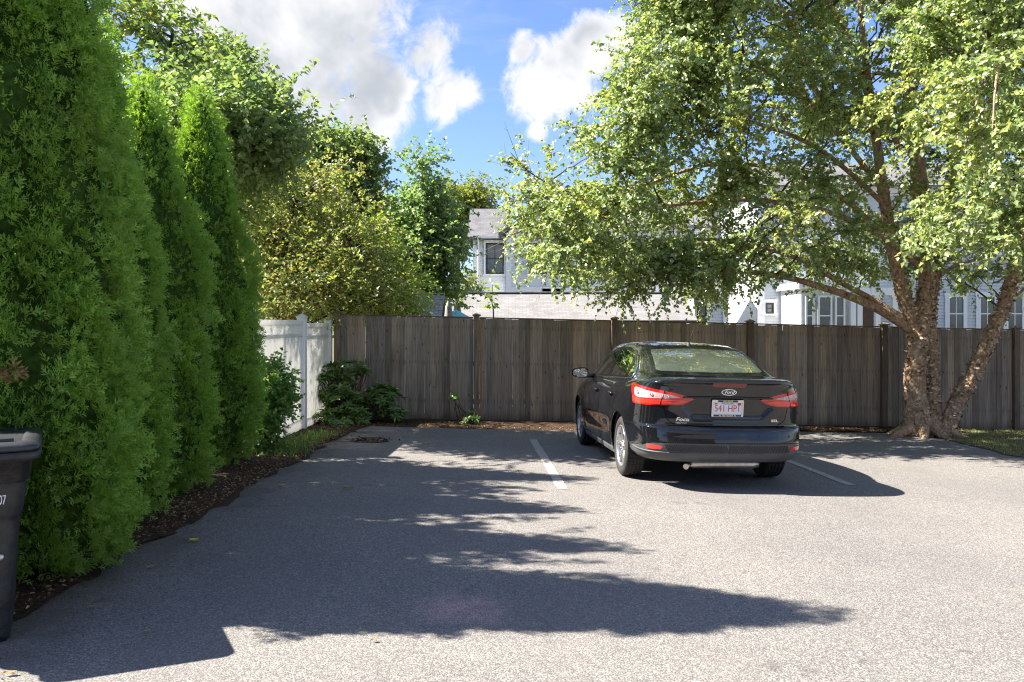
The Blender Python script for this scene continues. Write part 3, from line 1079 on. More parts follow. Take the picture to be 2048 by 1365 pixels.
# --- pale house on the right, behind the birch
D4 = 33.0
hB = empty('pale_house', (X(1800, D4), D4, GB))
tag(hB, 'tall pale blue-white clapboard house with porch and bay window behind the birch', 'house')
xa, xb = X(1514, D4), X(2420, D4)
zt = Z(372, D4)
xm = (xa + xb) / 2
mb = MB()
clapboard(mb, xa, xb, GB, zt, D4, exp=.13)
child(mb, 'siding', A['siding_white'], hB)
child(MB().box((xm, D4 + 4, (GB + zt) / 2), (xb - xa, 7.9, zt - GB)), 'wall', A['siding_white'], hB)
child(MB().prism([(xa - .4, D4 - .5, zt - .05), (xa - .4, D4 + 4, zt + 1.7), (xa - .4, D4 + 8.4, zt - .05)], (xb - xa + .8, 0, 0)), 'roof', A['shingle_grey'], hB)
mb = MB()
mb.box((xa + .14, D4 - .05, (GB + zt) / 2), (.28, .06, zt - GB))
mb.box((xm, D4 - .06, zt - .2), (xb - xa + .3, .08, .4))
mb.box((xm, D4 - .055, Z(505, D4)), (xb - xa - .57, .05, .24))
child(mb, 'trim_board', A['trim'], hB)
for a, b, t0, t1 in ((1530, 1546, 628, 606), (1568, 1584, 628, 606)):
    window_w(hB, X(a, D4), X(b, D4), Z(t0, D4), Z(t1, D4), D4, cols=1)
for a in (1560, 1680, 1800, 1950, 2050):
    window_w(hB, X(a, D4), X(a + 42, D4), Z(486, D4), Z(414, D4), D4, dark=False)
for a in (1893, 1955, 2010):
    window_w(hB, X(a, D4), X(a + 34, D4), Z(664, D4), Z(592, D4), D4, dark=False)
# bay and porch
D5 = 30.5
mb = MB()
x0, x1 = X(1604, D5), X(1692, D5)
zb0, zb1 = GB, Z(578, D5)
mb.box(((x0 + x1) / 2, (D5 + D4) / 2 + .05, (zb0 + zb1) / 2), (x1 - x0, D4 - D5 - .1, zb1 - zb0))
mb.box(((x0 + x1) / 2, (D5 + D4) / 2 - .1, zb1 + .12), (x1 - x0 + .4, D4 - D5 + .3, .24))
child(mb, 'bay', A['trim'], hB)
for a, b in ((1609, 1627), (1634, 1662), (1668, 1688)):
    window_w(hB, X(a, D5), X(b, D5), Z(672, D5), Z(592, D5), D5, dark=False, cols=1, casing=False)
for a in (1703, 1716, 1752, 1786):
    o = MB().box((X(a, D5), D5 - .1, (GB + Z(590, D5)) / 2), (.19, .19, Z(590, D5) - GB), bevel=.02)
    o.box((X(a, D5), D5 - .1, Z(590, D5) - .05), (.28, .28, .12))
    child(o, 'porch_column', A['trim'], hB)
child(MB().box((X(1742, D5), D5 + .9, Z(584, D5)), (X(1800, D5) - X(1692, D5), 2.3, .28)), 'porch_roof', A['trim'], hB)
# arched brown door
dm = MB()
ax, aw, z1_ = X(1734, D4), .46, Z(630, D4)
pts = [(ax - aw, D4 - .05, GB + .4), (ax + aw, D4 - .05, GB + .4)] + [(ax + aw * math.cos(t), D4 - .05, z1_ + aw * math.sin(t)) for t in np.linspace(0, math.pi, 12)]
dm.prism(pts, (0, -.05, 0))
child(dm, 'door', A['door_brown'], hB)

# --- beige house across the lot, behind the camera (it shows in the car's paint)
hC = empty('beige_house', (2, -13, gz(2, -13)))
tag(hC, 'beige house at the open end of the lot behind the viewpoint', 'house')
g0 = gz(2, -4)
mb = MB()
mb.box((2, -15, g0 + 2.6), (16, 5, 5.4))
child(mb, 'wall', A['beige'], hC)
child(MB().prism([(-6.5, -17.9, g0 + 5.2), (-6.5, -15, g0 + 7.6), (-6.5, -12.1, g0 + 5.2)], (17, 0, 0)), 'roof', A['shingle_grey'], hC)
for i in range(4):
    for j in range(2):
        o = MB().box((-3.6 + 3.8 * i, -12.47, g0 + 1.6 + 2.5 * j), (1.0, .08, 1.5)).build('window', A['trim'], hC)
        o.location = -hC.location
        MB().box((-3.6 + 3.8 * i, -12.42, g0 + 1.6 + 2.5 * j), (.8, .03, 1.3)).build('pane', A['pane'], o)

# ================================================================ foliage
def unit(a):
    return a / np.maximum(np.linalg.norm(a, axis=-1, keepdims=True), 1e-9)


def leaf_geo(pos, axis, nrm, L, W, fold=.22, curl=.12):
    """six-point leaves folded along the midrib; returns verts, quads"""
    n = len(pos)
    L = np.broadcast_to(np.asarray(L, float), (n,))[:, None]
    W = np.broadcast_to(np.asarray(W, float), (n,))[:, None]
    ax = unit(axis)
    nr = unit(nrm - ax * (nrm * ax).sum(1, keepdims=True))
    sd_ = np.cross(ax, nr)
    up = nr * fold * W
    dn = nr * -curl * L
    v = np.empty((n, 6, 3))
    v[:, 0] = pos
    v[:, 1] = pos + ax * L * .26 + sd_ * W * .46 + up
    v[:, 2] = pos + ax * L * .62 + sd_ * W * .40 + up + dn * .4
    v[:, 3] = pos + ax * L + dn
    v[:, 4] = pos + ax * L * .62 - sd_ * W * .40 + up + dn * .4
    v[:, 5] = pos + ax * L * .26 - sd_ * W * .46 + up
    b = np.arange(n)[:, None] * 6
    f = np.concatenate([b + np.array([[0, 1, 2, 3]]), b + np.array([[0, 3, 4, 5]])], axis=1).reshape(-1, 4)
    return v.reshape(-1, 3), f


def kite_geo(pos, axis, nrm, L, W, fold=.25, curl=.12):
    """small or distant leaves: four points folded along the midrib"""
    n = len(pos)
    L = np.broadcast_to(np.asarray(L, float), (n,))[:, None]
    W = np.broadcast_to(np.asarray(W, float), (n,))[:, None]
    ax = unit(axis)
    nr = unit(nrm - ax * (nrm * ax).sum(1, keepdims=True))
    sd_ = np.cross(ax, nr)
    v = np.empty((n, 4, 3))
    v[:, 0] = pos
    v[:, 1] = pos + ax * L * .42 + sd_ * W * .54 + nr * fold * W
    v[:, 2] = pos + ax * L - nr * curl * L
    v[:, 3] = pos + ax * L * .42 - sd_ * W * .54 + nr * fold * W
    b = np.arange(n)[:, None] * 4
    f = np.concatenate([b + np.array([[0, 1, 2]]), b + np.array([[0, 2, 3]])], axis=1).reshape(-1, 3)
    return v.reshape(-1, 3), f


def twig_leaves(p0, d, ln, m, L, W, droop=.25, spread=.8, hang=.15, jit=.35, facing=.8, bias=None, geo=None):
    """m leaves along each twig; returns leaf verts/quads and twig verts/quads"""
    n = len(p0)
    d = unit(d)
    ln = np.broadcast_to(np.asarray(ln, float), (n,))
    dr = np.broadcast_to(np.asarray(droop, float), (n,))
    t = (np.arange(m) + .6) / m
    t = t[None, :] + rng.uniform(-.3, .3, (n, m)) / m
    pos = p0[:, None] + d[:, None] * (ln[:, None] * t)[..., None]
    pos[..., 2] -= dr[:, None] * ln[:, None] * t ** 2
    tang = np.repeat(d[:, None], m, 1).copy()
    tang[..., 2] -= 2 * dr[:, None] * t
    tang = unit(tang)
    side = np.cross(tang, np.array([0, 0, 1.0]) + rng.normal(0, .25, (n, m, 3)))
    side = unit(side) * np.where((np.arange(m) % 2) == 0, 1, -1)[None, :, None]
    ax = .55 * tang + spread * side + rng.normal(0, jit, (n, m, 3))
    ax[..., 2] -= hang
    nr = np.array([0, 0, facing]) + rng.normal(0, .55, (n, m, 3))
    if bias is not None: nr = nr + np.asarray(bias)
    sc = rng.uniform(.7, 1.2, n * m)
    return (geo or kite_geo)(pos.reshape(-1, 3), ax.reshape(-1, 3), nr.reshape(-1, 3), L * sc, W * sc)


def twig_sticks(p0, d, ln, droop, r0):
    n = len(p0)
    d = unit(d)
    ln = np.broadcast_to(np.asarray(ln, float), (n,))
    dr = np.broadcast_to(np.asarray(droop, float), (n,))
    r0 = np.broadcast_to(np.asarray(r0, float), (n,))
    ref = np.where(np.abs(d[:, 2:3]) < .9, np.array([[0, 0, 1.0]]), np.array([[1.0, 0, 0]]))
    x = unit(np.cross(d, ref))
    y = np.cross(d, x)
    vs, ts = [], (0, 1)
    for t in ts:
        c = p0 + d * (ln * t)[:, None]
        c[:, 2] -= dr * ln * t * t * .8
        for j in range(3):
            a = 2 * math.pi * j / 3
            vs.append(c + (x * math.cos(a) + y * math.sin(a)) * (r0 * (1 - .75 * t))[:, None])
    v = np.stack(vs, 1)
    b = np.arange(n)[:, None] * 6
    q = []
    for i in range(1):
        for j in range(3):
            q.append([i * 3 + j, i * 3 + (j + 1) % 3, (i + 1) * 3 + (j + 1) % 3, (i + 1) * 3 + j])
    f = np.concatenate([b + np.array([qq]) for qq in q], 1).reshape(-1, 4)
    return v.reshape(-1, 3), f


def cat_geo(parts):
    vs, fs, o = [], [], 0
    for v, f in parts:
        vs.append(v)
        fs.append(f + o)
        o += len(v)
    return np.concatenate(vs), np.concatenate(fs)


def A3(v): return np.array([v[0], v[1], v[2]], float)


def path_len(pts):
    return np.concatenate([[0], np.cumsum(np.linalg.norm(np.diff(pts, axis=0), axis=1))])


def limb_curve(a, b, rise, sag=0.0, n=9, wig=.04):
    a, b = A3(a), A3(b)
    L = np.linalg.norm(b - a)
    t = np.linspace(0, 1, n)[:, None]
    m = (a + b) / 2 + np.array([0, 0, rise * L])
    p = (1 - t) ** 2 * a + 2 * t * (1 - t) * m + t * t * b
    p[:, 2] -= (sag * L * np.maximum(0, t - .6) ** 2)[:, 0]
    w_ = rng.normal(0, wig * L, (n, 3)) * (t * (1 - t) * 2)
    return p + w_


def make_tree(name, label, base, stems, blobs, n_cl, tw_per, m, L, W, mat, bark, group=None, tlen=(.25, .6), droop=.2, hang=.15, spread=.8, stick=.005, shell=2.0, cl_s=.35, limb_r=.03, trunk_r=.12, facing=.8, cat='tree', outd=.6):
    """base: ground point; stems: polylines; blobs: (centre, (rx, ry, rz), weight) that make up the crown"""
    root = empty(name, base)
    tag(root, label, cat, group)
    off = -np.array(base)
    mb = MB()
    samples = []
    for st in stems:
        c = crom([A3(p) for p in st], n=6 * len(st))
        rr = np.linspace(trunk_r, trunk_r * .25, len(c))
        rr[0] *= 1.3
        mb.tube([Vector(p + off) for p in c], list(rr), 10)
        samples.append(c)
    sm = np.concatenate(samples)
    mb.build('trunk', bark, root)
    wts = np.array([b[2] for b in blobs], float)
    wts /= wts.sum()
    pick = rng.choice(len(blobs), n_cl, p=wts)
    dirs = unit(rng.normal(0, 1, (n_cl, 3)))
    rad = rng.uniform(0, 1, n_cl) ** (1 / (3 * shell))
    cen = np.array([A3(blobs[i][0]) for i in pick])
    sz = np.array([blobs[i][1] for i in pick], float)
    tgt = cen + dirs * rad[:, None] * sz
    br = MB()
    for p in tgt:
        dd = np.linalg.norm(sm - p, axis=1)
        k = dd * .6 + np.abs(sm[:, 2] - (p[2] - .45 * np.linalg.norm((sm - p)[:, :2], axis=1)))
        s = sm[int(np.argmin(k))]
        c = limb_curve(s, p, .06, .1, 7)
        r = np.linspace(limb_r, limb_r * .2, 7)
        br.tube([Vector(q + off) for q in c], list(r), 5, caps=False)
    tag(br.build('branches', bark, root), kind='stuff')
    # twigs round every limb end
    P0 = np.repeat(tgt, tw_per, 0) + rng.normal(0, cl_s, (n_cl * tw_per, 3)) * np.array([1, 1, .8])
    out_ = np.repeat(dirs, tw_per, 0) * outd + rng.normal(0, .5, (n_cl * tw_per, 3)) + np.array([0, 0, .25])
    ln = rng.uniform(tlen[0], tlen[1], len(P0))
    dr = rng.uniform(0, 2 * droop, len(P0))
    lv, lf = twig_leaves(P0, out_, ln, m, L, W, dr, spread, hang, facing=facing)
    np_mesh('crown', lv + off, lf, mat, root)
    h_ = slice(None, None, 2)
    sv, sf = twig_sticks(P0[h_], out_[h_], ln[h_], dr[h_], stick)
    tag(np_mesh('twigs', sv + off, sf, A['twig'], root), kind='stuff')
    return root, P0


# ---------------------------------------------------------------- arborvitae row
def spray_geo(p, d, n, L):
    """flat arborvitae sprays: a stem and five pairs of scale branchlets"""
    N = len(p)
    d = unit(d)
    n = unit(n - d * (n * d).sum(1, keepdims=True))
    s = np.cross(d, n)
    L = np.broadcast_to(np.asarray(L, float), (N,))[:, None]
    vs, nb = [], 0
    spec = [(0.0, 0.0, 1.0)] + [(t, sg * an, ln) for t, an, ln in ((.18, .9, .56), (.50, .72, .48)) for sg in (-1, 1)]
    for t, an, ln in spec:
        b = p + d * L * t
        dd = d * math.cos(an) + s * math.sin(an) + n * rng.normal(0, .12, (N, 1))
        ll = L * ln * rng.uniform(.8, 1.2, (N, 1))
        sd_ = unit(np.cross(dd, n))
        wd = np.maximum(.0050, .11 * L) * rng.uniform(.8, 1.25, (N, 1))
        vs += [b, b + dd * ll * .55 + sd_ * wd * .72, b + dd * ll, b + dd * ll * .55 - sd_ * wd * .72]
        nb += 1
    v = np.stack(vs, 1)
    b = np.arange(N)[:, None] * (4 * nb)
    f = np.concatenate([b + np.array([[4 * k, 4 * k + 1, 4 * k + 2, 4 * k + 3]]) for k in range(nb)], 1).reshape(-1, 4)
    return v.reshape(-1, 3), f


def arborvitae(cx, cy, prof, label, n_clump, per, L, extra=None):
    """prof: (height above ground, radius)"""
    g = gz(cx, cy)
    root = empty('arborvitae', (cx, cy, g))
    tag(root, label, 'tree', 'arborvitae along the left edge of the lot')
    hs, rs = [p[0] for p in prof], [p[1] for p in prof]
    top = hs[-1]
    MB().tube([(0, 0, -.05), (.01, 0, .6), (0, .01, top * .6), (0, 0, top * .95)], [.09, .075, .05, .012], 10).build('trunk', A['trunk_dark'], root)
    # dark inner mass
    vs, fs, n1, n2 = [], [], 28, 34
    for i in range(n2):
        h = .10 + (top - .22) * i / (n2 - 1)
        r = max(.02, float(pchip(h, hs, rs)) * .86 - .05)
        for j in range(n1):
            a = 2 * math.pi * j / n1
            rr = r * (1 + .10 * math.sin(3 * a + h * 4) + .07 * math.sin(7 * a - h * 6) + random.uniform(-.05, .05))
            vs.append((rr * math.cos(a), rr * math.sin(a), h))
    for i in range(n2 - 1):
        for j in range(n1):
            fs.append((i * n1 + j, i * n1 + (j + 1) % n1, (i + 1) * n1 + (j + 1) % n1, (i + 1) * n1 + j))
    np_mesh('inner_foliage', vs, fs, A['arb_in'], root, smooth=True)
    # clumps spread evenly over the surface
    hh = np.linspace(.06, top, 400)
    dens = pchip(hh, hs, rs) + .05
    cdf = np.cumsum(dens)
    cdf /= cdf[-1]
    u = (np.arange(n_clump) + rng.uniform(0, 1, n_clump)) / n_clump
    h = np.interp(u, cdf, hh)
    a = (np.arange(n_clump) * 2.399963 + rng.uniform(-.5, .5, n_clump)) % (2 * math.pi)
    r = pchip(h, hs, rs)
    lump = 1 + .08 * np.sin(3 * a + h * 3.1) + .07 * np.sin(5 * a - h * 5.3) + .05 * np.sin(9 * a + h * 11) + np.clip(rng.normal(0, .05, n_clump), -.10, .10)
    rad = np.stack([np.cos(a), np.sin(a), 0 * a], 1)
    upk = rng.uniform(.35, .9, (n_clump, 1))
    o = unit(rad + np.array([0, 0, 1.0]) * upk)
    depth = np.minimum(.15, r * .5)[:, None]
    b = rad * (r * lump)[:, None] - o * depth
    b[:, 2] += h
    size = rng.uniform(.75, 1.25, (n_clump, 1))
    B = np.repeat(b, per, 0)
    O = np.repeat(o, per, 0)
    S = np.repeat(size, per, 0)
    D = unit(O + rng.normal(0, .55, O.shape) + np.array([0, 0, .15]))
    st = B + D * rng.uniform(.03, .12, (len(B), 1)) * S + rng.normal(0, .012, B.shape)
    tang = np.stack([-O[:, 1], O[:, 0], 0 * O[:, 0]], 1)
    N_ = tang + rng.normal(0, .45, O.shape)
    ln = L * S[:, 0] * rng.uniform(.7, 1.3, len(B))
    keep = (st[:, 2] > .02) & ((O[:, 0] * .25 - O[:, 1] > -.35) | (rng.uniform(0, 1, len(st)) < .35))
    v, f = spray_geo(st[keep], D[keep], N_[keep], ln[keep])
    v[:, 2] = np.maximum(v[:, 2], .015)
    np_mesh('crown', v, f, A['arb'], root)
    if extra:
        for (ax, ay, az, rr, cnt) in extra:
            q = np.array([ax - cx, ay - cy, az - g]) + rng.normal(0, rr, (cnt, 3)) * np.array([1, .6, 1.2])
            v, f = spray_geo(q, rng.normal(0, 1, (cnt, 3)) + np.array([.7, -.7, -.6]), rng.normal(0, 1, (cnt, 3)), rng.uniform(.05, .1, cnt))
            np_mesh('dead_spray', v, f, A['dry_leaf'], root)['label'] = 'brown dried sprays'
    return root


arborvitae(-2.98, 4.88, [(0, .48), (.3, .62), (.8, .69), (1.6, .66), (2.4, .60), (3.2, .52), (3.8, .40), (4.2, .22), (4.55, .03)],
           'largest arborvitae, nearest, filling the left edge behind the trash bin', 1800, 33, .052,
           extra=[P(24, 748, 4.35).to_tuple() + (.018, 26)])
arborvitae(-3.15, 6.15, [(0, .40), (.3, .51), (.8, .56), (1.5, .53), (2.2, .45), (2.9, .30), (3.4, .20), (3.85, .03)],
           'second arborvitae of the row, close behind the largest one', 850, 32, .052)
arborvitae(-3.32, 7.40, [(0, .45), (.25, .57), (.8, .62), (1.5, .58), (2.3, .49), (2.9, .35), (3.3, .22), (3.75, .03)],
           'third arborvitae of the row, with the lowest pointed top', 850, 32, .052)
arborvitae(-3.42, 9.05, [(0, .40), (.3, .52), (.9, .62), (1.6, .60), (2.3, .51), (3.0, .38), (3.6, .23), (4.15, .03)],
           'farthest arborvitae of the row, pointed top, beside the white vinyl fence', 950, 32, .052)


# ---------------------------------------------------------------- the birch
birch_base = ground_at(1846, 872)
birch = empty('birch_tree', birch_base)
tag(birch, 'large multi-stemmed birch with flaking bark and drooping leafy branches before the fence', 'tree')
boff = -A3(birch_base)
BD = birch_base.y


def stem(pts, rad):
    c = crom([A3(P(*p)) for p in pts], n=8 * len(pts))
    r = np.interp(np.linspace(0, 1, len(c)), np.linspace(0, 1, len(rad)), rad)
    return c, r


def lumpy_tube(c, r, n=18, amp=.09):
    """trunk with uneven swellings and ridges of peeling bark"""
    mb = MB().tube([Vector(q + boff) for q in c], [float(x) for x in r], n)
    k = 0
    for i in range(len(c)):
        for j in range(n):
            p = Vector(mb.v[k])
            q = Vector(c[i] + boff)
            f = 1 + amp * (.6 * math.sin(j * 2 * math.pi / n * 3 + i * .35) + .5 * math.sin(j * 2 * math.pi / n * 5 - i * .8)) + random.uniform(-amp, amp) * .55
            mb.v[k] = tuple(q + (p - q) * f)
            k += 1
    return mb


sA = stem([(1836, 880, BD), (1831, 800, BD), (1834, 720, BD), (1840, 655, BD), (1850, 600, BD), (1853, 545, BD), (1846, 450, BD), (1834, 320, BD - .1), (1818, 150, BD), (1806, -40, BD), (1800, -300, BD), (1795, -560, BD)],
          [.25, .178, .163, .156, .14, .13, .135, .12, .10, .075, .045, .015])
sB = stem([(1872, 882, BD - .05), (1866, 800, BD + .02), (1864, 720, BD + .05), (1860, 640, BD + .08), (1868, 560, BD + .2), (1892, 430, BD + .3), (1915, 260, BD + .5), (1935, 60, BD + .6), (1950, -250, BD + .8)],
          [.14, .102, .097, .093, .09, .08, .07, .05, .015])
sC = stem([(1836, 680, BD), (1822, 630, BD + .02), (1805, 585, BD + .05), (1786, 500, BD), (1765, 370, BD - .1), (1742, 210, BD - .2), (1722, 30, BD - .3), (1705, -200, BD - .3)],
          [.14, .13, .115, .10, .085, .065, .045, .012])
sL = stem([(1880, 884, BD - .1), (1905, 826, BD - .1), (1938, 762, BD - .15), (1972, 694, BD - .2), (2004, 622, BD - .3), (2026, 555, BD - .4), (2046, 470, BD - .6), (2072, 340, BD - .9), (2110, 160, BD - 1.2), (2150, -60, BD - 1.4), (2190, -300, BD - 1.4)],
          [.155, .126, .121, .117, .112, .105, .11, .09, .065, .04, .012])
for (c, r), lab in ((sA, None), (sB, None), (sC, None), (sL, 'stem leaning right')):
    o = lumpy_tube(c, r).build('trunk', A['birch_bark'], birch)
    if lab: o['label'] = lab
# root flare
for ang, ln in ((3.5, .75), (2.6, .55), (4.3, .5), (5.1, .55), (5.9, .7), (.3, .55), (1.2, .4)):
    q = Vector((math.cos(ang), math.sin(ang), 0))
    st = Vector((.05 * math.cos(ang), .05 * math.sin(ang), .26))
    pts = [st, st + q * ln * .35 + Vector((0, 0, -.13)), st + q * ln * .7 + Vector((0, 0, -.235)), st + q * ln + Vector((0, 0, -.30))]
    c = crom([A3(p) for p in pts], n=12)
    MB().tube([Vector(p) for p in c], list(np.linspace(.13, .02, 12)), 10).build('root', A['birch_bark'], birch)
# curls of peeling bark standing off the stems
fl = []
for (c, r), cnt in ((sA, 1500), (sB, 800), (sL, 1500), (sC, 500)):
    lim = int(len(c) * .62)
    i = rng.integers(0, lim, cnt)
    a = rng.uniform(0, 2 * math.pi, cnt)
    nr = np.stack([np.cos(a), np.sin(a), rng.normal(0, .15, cnt)], 1)
    pos = c[i] + nr * (r[i] * 1.0)[:, None] + rng.normal(0, .03, (cnt, 3)) * np.array([0, 0, 1])
    tg = np.stack([-np.sin(a), np.cos(a), rng.normal(0, .5, cnt)], 1)
    ax = unit(tg * rng.choice([-1, 1], cnt)[:, None] + nr * .22)
    fl.append(leaf_geo(pos + boff, ax, nr, rng.uniform(.02, .09, cnt), rng.uniform(.012, .05, cnt), .1, -.12))
A['flake'] = leaf_mat('bark_flake', [(.10, .055, .03), (.26, .155, .09), (.36, .24, .15), (.50, .38, .27), (.66, .55, .44)], .15, .7, .3, tcol=(1, .8, .6), gain=1.1)
v, f = cat_geo(fl)
tag(np_mesh('bark_flakes', v, f, A['flake'], birch), kind='stuff')

stems_all = np.concatenate([sA[0], sB[0], sC[0]])
lean_all = sL[0]
limbs = []                                     # (points, radii)


def explicit(pts, r0, r1=.006):
    c = crom([A3(P(*p)) for p in pts], n=5 * len(pts))
    limbs.append((c, np.linspace(r0, r1, len(c))))


explicit([(1824, 662, 13.7), (1762, 622, 13.6), (1700, 594, 13.5), (1640, 574, 13.3), (1575, 556, 13.1), (1500, 545, 12.9), (1420, 545, 12.7), (1330, 560, 12.5), (1240, 590, 12.4)], .085)
explicit([(1810, 640, 13.7), (1745, 600, 13.8), (1680, 565, 13.9), (1600, 520, 14.0), (1500, 490, 14.0), (1400, 480, 14.0), (1290, 500, 13.9), (1180, 545, 13.8), (1110, 590, 13.8)], .06)
explicit([(1846, 540, 13.7), (1760, 470, 13.5), (1640, 420, 13.2), (1500, 400, 12.9), (1350, 410, 12.6), (1200, 430, 12.4), (1090, 450, 12.3), (1020, 470, 12.3)], .06)
explicit([(1790, 500, 13.7), (1690, 400, 13.6), (1560, 340, 13.5), (1420, 330, 13.4), (1290, 370, 13.2), (1160, 400, 13.1), (1080, 390, 13.0), (1005, 400, 12.9)], .05)
explicit([(1160, 400, 13.1), (1110, 375, 13.1), (1060, 345, 13.0), (1020, 305, 13.0)], .012)
explicit([(1765, 380, 13.6), (1660, 250, 13.4), (1560, 160, 13.2), (1450, 110, 13.0), (1340, 110, 12.8), (1250, 150, 12.7)], .05)
explicit([(1640, 200, 13.4), (1610, 120, 13.3), (1585, 20, 13.2), (1565, -120, 13.2)], .04)
explicit([(1780, 420, 13.6), (1640, 300, 13.2), (1480, 240, 12.8), (1330, 240, 12.5), (1220, 250, 12.3), (1140, 255, 12.2)], .045)
explicit([(1800, 300, 13.6), (1740, 180, 13.7), (1660, 80, 13.8), (1560, -40, 13.9), (1450, -150, 14)], .05)
explicit([(1745, 230, 13.5), (1690, 60, 13.2), (1600, -60, 13.0), (1480, -120, 12.8), (1350, -110, 12.6)], .045)
explicit([(1880, 420, 13.9), (1960, 300, 13.2), (1990, 180, 12.0), (1980, 120, 10.5), (1960, 180, 9.2), (1930, 300, 8.6)], .045)
explicit([(2075, 330, 12.9), (2090, 200, 11.6), (2050, 120, 10.2), (2000, 130, 9.0), (1985, 260, 8.4)], .045)
explicit([(2046, 480, 13.1), (2080, 400, 11.9), (2110, 360, 10.8), (2080, 400, 9.8), (2040, 480, 9.2)], .04)

main_pts = np.concatenate([c[2:int(len(c) * .75)] for c, r in limbs])
poly = [(1262, -260), (1240, 90), (1205, 190), (1140, 250), (1165, 330), (1080, 345), (1015, 300), (1050, 385), (985, 415), (1005, 470), (1060, 530), (1085, 600), (1200, 585), (1330, 600), (1450, 590), (1560, 548), (1700, 570), (1790, 560), (2060, 560), (2330, 500), (2330, -260)]


def in_poly(x, y, pl):
    c = False
    j = len(pl) - 1
    for i in range(len(pl)):
        xi, yi = pl[i]
        xj, yj = pl[j]
        if (yi > y) != (yj > y) and x < (xj - xi) * (y - yi) / (yj - yi) + xi: c = not c
        j = i
    return c


cnt = 0
while cnt < 270:
    px, py = random.uniform(985, 2330), random.uniform(-260, 610)
    if not in_poly(px, py, poly): continue
    if px < 1500: d = random.uniform(11.2, 15.0)
    elif px < 1850: d = random.uniform(10.2, 16.0)
    else: d = random.uniform(8.8, 15.5)
    if py > 470 and px > 1500: d = random.uniform(12.6, 16.0)
    tgt = A3(P(px, py, d))
    if tgt[0] < 7.6 or random.random() < .3: src = np.concatenate([stems_all[stems_all[:, 2] > 2.3], main_pts])
    else: src = lean_all[lean_all[:, 2] > 1.9]
    hd = np.linalg.norm((src - tgt)[:, :2], axis=1)
    k = int(np.argmin(.55 * np.linalg.norm(src - tgt, axis=1) + np.abs(src[:, 2] - (tgt[2] - .38 * hd)) + rng.uniform(0, .5, len(src))))
    s = src[k]
    L = np.linalg.norm(tgt - s)
    limbs.append((limb_curve(s, tgt, .14, .25, 14, .03), np.linspace(.008 + .0045 * L, .003, 14)))
    cnt += 1
for c, r in limbs:
    MB().tube([Vector(q + boff) for q in c], [float(x) for x in r], 7).build('branch', A['birch_bark' if r[0] > .02 else 'twig'], birch)
SP0, SD, SL_, SR, SDR = [], [], [], [], []
LP0, LD, LL, LDR = [], [], [], []
for c, r in limbs:
    pl = path_len(c)
    tot_l = pl[-1]
    nsec = int(max(13, min(34, tot_l * 7.5)))
    for _ in range(nsec):
        t = random.uniform(.22, 1.0) ** .8 * tot_l
        i = min(len(c) - 2, int(np.searchsorted(pl, t)) - 1)
        i = max(0, i)
        k = (t - pl[i]) / max(1e-6, pl[i + 1] - pl[i])
        p = c[i] + (c[i + 1] - c[i]) * k
        tg = unit(c[i + 1] - c[i])
        d_ = unit(tg * random.uniform(.2, 1.0) + rng.normal(0, .6, 3) * np.array([1, 1, .6]) + np.array([0, 0, .25]))
        ln = random.uniform(.35, 1.0) * (1.15 - .45 * t / tot_l)
        dr = random.uniform(.0, .5)
        SP0.append(p); SD.append(d_); SL_.append(ln); SR.append(.006); SDR.append(dr)
        LP0.append(p + d_ * ln * .2); LD.append(d_); LL.append(ln * .8); LDR.append(dr)
        for q in range(4):
            tt = random.uniform(.25, .95)
            pp = p + d_ * ln * tt
            pp = pp - np.array([0, 0, dr * ln * tt * tt])
            d2 = unit(d_ * .8 + rng.normal(0, .6, 3))
            l2 = random.uniform(.2, .5)
            dr2 = random.uniform(.0, .8)
            SP0.append(pp); SD.append(d2); SL_.append(l2); SR.append(.003); SDR.append(dr2)
            LP0.append(pp); LD.append(d2); LL.append(l2); LDR.append(dr2)
LP0, LD, LL, LDR = map(np.array, (LP0, LD, LL, LDR))
SP0, SD, SL_, SR, SDR = map(np.array, (SP0, SD, SL_, SR, SDR))


def thin(p):
    """the crown thins out towards its left side"""
    q = p[:, 0] / p[:, 1] * FPX + CX
    r_ = HOR - (p[:, 2] - HC) / p[:, 1] * FPX
    ins = np.array([in_poly(a, b, poly) for a, b in zip(q, r_)])
    u = rng.uniform(0, 1, len(p))
    prob = np.where(ins, np.clip(.42 + (q - 1040) / 260, .42, 1), .22)
    prob = np.where((r_ > 590), prob * .8, prob)
    prob = np.where((q > 1480) & (p[:, 1] > 11.0), prob * .60, prob)
    return u < prob


kp = thin(LP0)
LP0, LD, LL, LDR = LP0[kp], LD[kp], LL[kp], LDR[kp]
kp = thin(SP0)
SP0, SD, SL_, SR, SDR = SP0[kp], SD[kp], SL_[kp], SR[kp], SDR[kp]
v, f = twig_leaves(LP0, LD, LL, 14, .066, .052, LDR, .8, .30, .35, facing=.6, bias=(-.35, -.25, 0))
np_mesh('crown', v + boff, f, A['birch_leaf'], birch)
v, f = twig_sticks(np.array(SP0), np.array(SD), SL_, SDR, SR)
tag(np_mesh('twigs', v + boff, f, A['twig'], birch), kind='stuff')

# ---------------------------------------------------------------- trees behind the fences, left side


def E3(px, py, d, rx, rz, ry=None, w_=1.0):
    """crown lobe from its centre pixel, distance and radii in pixels of the photograph"""
    k = .72 if d > 18 else .30                     # the twigs reach this far past the lobe
    f = lambda r: max(.12, r / FPX * d - k)
    return (P(px, py, d), (f(rx), ry if ry else f(rx), f(rz)), w_)


def bg(px, d): return Vector((X(px, d), d, gz(X(px, d), d)))


